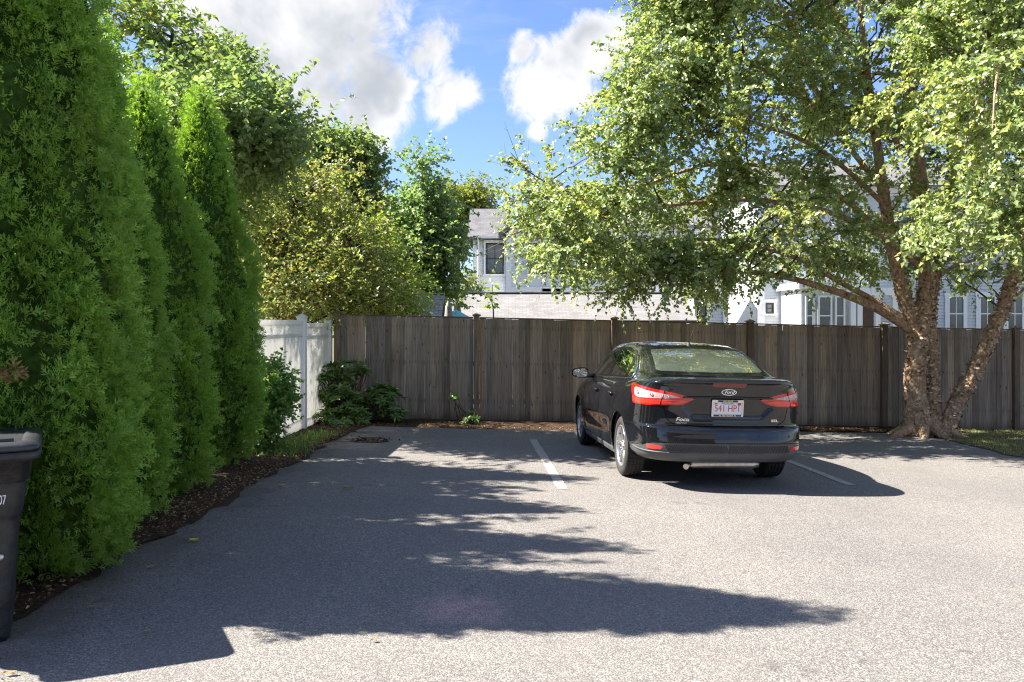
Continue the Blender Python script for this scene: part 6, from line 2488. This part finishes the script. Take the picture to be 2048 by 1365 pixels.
vs = [(a, b, .006) for a, b in ring_o] + [(a, b, .006) for a, b in ring_i] + [(a * 1.01, b * 1.01, -.004) for a, b in ring_o] + [(a, b, .001) for a, b in ring_i]
fs = []
for i in range(8):
    j = (i + 1) % 8
    fs += [(i, j, 8 + j, 8 + i), (16 + i, 16 + j, j, i), (8 + i, 8 + j, 24 + j, 24 + i)]
frm.add(vs, fs)
fr = frm.build('plate_frame', A['satin'], pl_)
MB().box((0, .0715, .0068), (.20, .020, .002)).build('frame_inlay', A['plate_navy'], fr)
MB().box((0, -.0725, .0068), (.28, .017, .002)).build('frame_inlay', A['plate_navy'], fr)
text_mesh('GO BLUE', .021, 'frame_lettering', A['maize'], fr, Matrix.Translation((0, .0715, .0085)), ext=.0004, xs=1.15, bold=.0006)
text_mesh('M  MICHIGAN  M', .019, 'frame_lettering', A['maize'], fr, Matrix.Translation((0, -.0725, .0085)), ext=.0004, xs=1.2, bold=.0006)
text_mesh('Focus', .052, 'model_lettering', A['chrome'], car, rear_frame(-.44, .700, .004), shear=.25, xs=1.35, ext=.002, bold=.001)
text_mesh('HERB CHAMBERS', .019, 'dealer_lettering', A['plate_white'], car, rear_frame(-.435, .664, .003), ext=.0006, xs=1.15)
text_mesh('SEL', .033, 'trim_lettering', A['chrome'], car, rear_frame(.49, .697, .004), xs=1.5, ext=.002, bold=.0008)

# ================================================================ trash bin at the left edge
A['bin'] = simple('bin_plastic', (.022, .022, .024), .50, var=.6, vscale=9, bump=.4, bscale=45, rrough=.4)
A['bin_lid'] = simple('bin_lid_plastic', (.030, .031, .034), .38, var=.2, vscale=5, bump=.15, bscale=40)
A['stencil'] = simple('white_stencil', (.72, .73, .74), .6, var=.15, vscale=40)
bp = ground_at(13, 1284)
bin_ = empty('trash_bin', bp, R(29))
tag(bin_, 'black wheeled trash bin with white stencilled number, cut by the left edge', 'trash bin')
# local: X to the right, Y away; right rear lower corner region at the origin
WX, WY, HB = .46, .50, .90


def ring(x0, x1, y0, y1, z, r=.05, n=5):
    pts = []
    for cx_, cy_, a0 in ((x1 - r, y1 - r, 0), (x0 + r, y1 - r, 90), (x0 + r, y0 + r, 180), (x1 - r, y0 + r, 270)):
        for k in range(n):
            a = R(a0 + 90 * k / (n - 1))
            pts.append((cx_ + r * math.cos(a), cy_ + r * math.sin(a), z))
    return pts


def loft(rings):
    mb = MB()
    n = len(rings[0])
    vs = [p for r_ in rings for p in r_]
    fs = [tuple(range(n))[::-1]]
    for i in range(len(rings) - 1):
        for j in range(n): fs.append((i * n + j, i * n + (j + 1) % n, (i + 1) * n + (j + 1) % n, (i + 1) * n + j))
    mb.add(vs, fs, True)
    return mb


# tapered body, stepped out under the rim
xr0, xr1 = .015, .075
bd = loft([ring(-.46, .010, 0, .46, .0), ring(-.465, .016, -.004, .47, .03), ring(-.49, .042, -.02, .52, .555), ring(-.50, .046, -.022, .525, .575), ring(-.505, .064, -.042, .53, .60),
           ring(-.515, .076, -.05, .55, .735), ring(-.516, .077, -.051, .55, .745), ring(-.53, .092, -.066, .565, .755), ring(-.54, .100, -.072, .58, .84), ring(-.575, .135, -.105, .61, .855), ring(-.58, .142, -.11, .615, .885), ring(-.56, .12, -.09, .60, .89)])
bd.build('body', A['bin'], bin_)
lid = loft([ring(-.575, .138, -.10, .61, .892, .06), ring(-.575, .138, -.10, .61, .915, .06), ring(-.55, .11, -.07, .58, .93, .06), ring(-.50, .07, -.03, .53, .932, .05), ring(-.49, .06, -.02, .52, .922, .05)])
n_ = 20
lid.f.append(tuple(range(len(lid.v) - n_, len(lid.v))))
lid.sm.append(False)
lid.build('lid', A['bin_lid'], bin_)
for zz in (.925, .925):
    pass
MB().tube([(-.45, -.02, .936), (.03, -.02, .936)], .010, 8).build('lid_rib', A['bin_lid'], bin_)
# sunken lower front panel
MB().prism([(-.43, -.0085, .06), (-.055, -.0085, .06), (-.05, -.0245, .47), (-.43, -.0245, .47)], (0, .004, 0)).build('front_panel', A['bin'], bin_)
MB().lathe([(0, .012), (.012, .012), (.017, .006), (.018, 0)], 14, Matrix.Translation((-.025, -.018, .40)) @ Matrix.Rotation(R(90), 4, 'X')).build('axle_cap', A['pipe'], bin_)
for sx in (-.40,):
    MB().lathe([(.11, -.03), (.125, -.02), (.125, .02), (.11, .03), (.03, .03), (0, .03)], 24, Matrix.Translation((sx, .50, .125)) @ Matrix.Rotation(R(90), 4, 'Y')).build('wheel', A['tyre'], bin_)
MB().tube([(-.45, .63, .86), (.02, .63, .86)], .014, 8).build('handle', A['bin'], bin_)
text_mesh('2707', .062, 'number', A['stencil'], bin_, Matrix.Translation((-.030, -.0475, .668)) @ Matrix.Rotation(R(86.6), 4, 'X'), xs=.50, ext=.0012, bold=.001)

# ---------------------------------------------------------------- sunken drain with wet leaves
dr = ground_at(738, 882)
drain = empty('storm_drain', dr)
tag(drain, 'round iron storm drain half hidden by leaves near the rhododendron', 'drain')
A['iron'] = simple('cast_iron', (.03, .027, .024), .75, metal=.3, var=.4, vscale=20, bump=.5, bscale=80)
MB().lathe([(.27, .006), (.26, .012), (.235, .012), (.232, -.004), (.0, -.004)], 32).build('rim', A['iron'], drain)
for k in range(7):
    x = -.18 + .06 * k
    l_ = 2 * math.sqrt(max(.01, .228 ** 2 - x * x))
    MB().box((x, 0, .003), (.026, l_, .012)).build('bar', A['iron'], drain)
nn_ = 130
pos = np.stack([rng.normal(0, .15, nn_), rng.normal(0, .10, nn_), rng.uniform(.010, .03, nn_)], 1)
a = rng.uniform(0, 6.28, nn_)
v, f = leaf_geo(pos, np.stack([np.cos(a), np.sin(a), rng.normal(0, .2, nn_)], 1), np.array([0, 0, 1.]) + rng.normal(0, .4, (nn_, 3)), rng.uniform(.025, .06, nn_), rng.uniform(.012, .03, nn_))
o = np_mesh('drain_leaf_litter', v, f, A['litter'])
o.location = dr
tag(o, 'brown leaves heaped on the storm drain', kind='stuff')
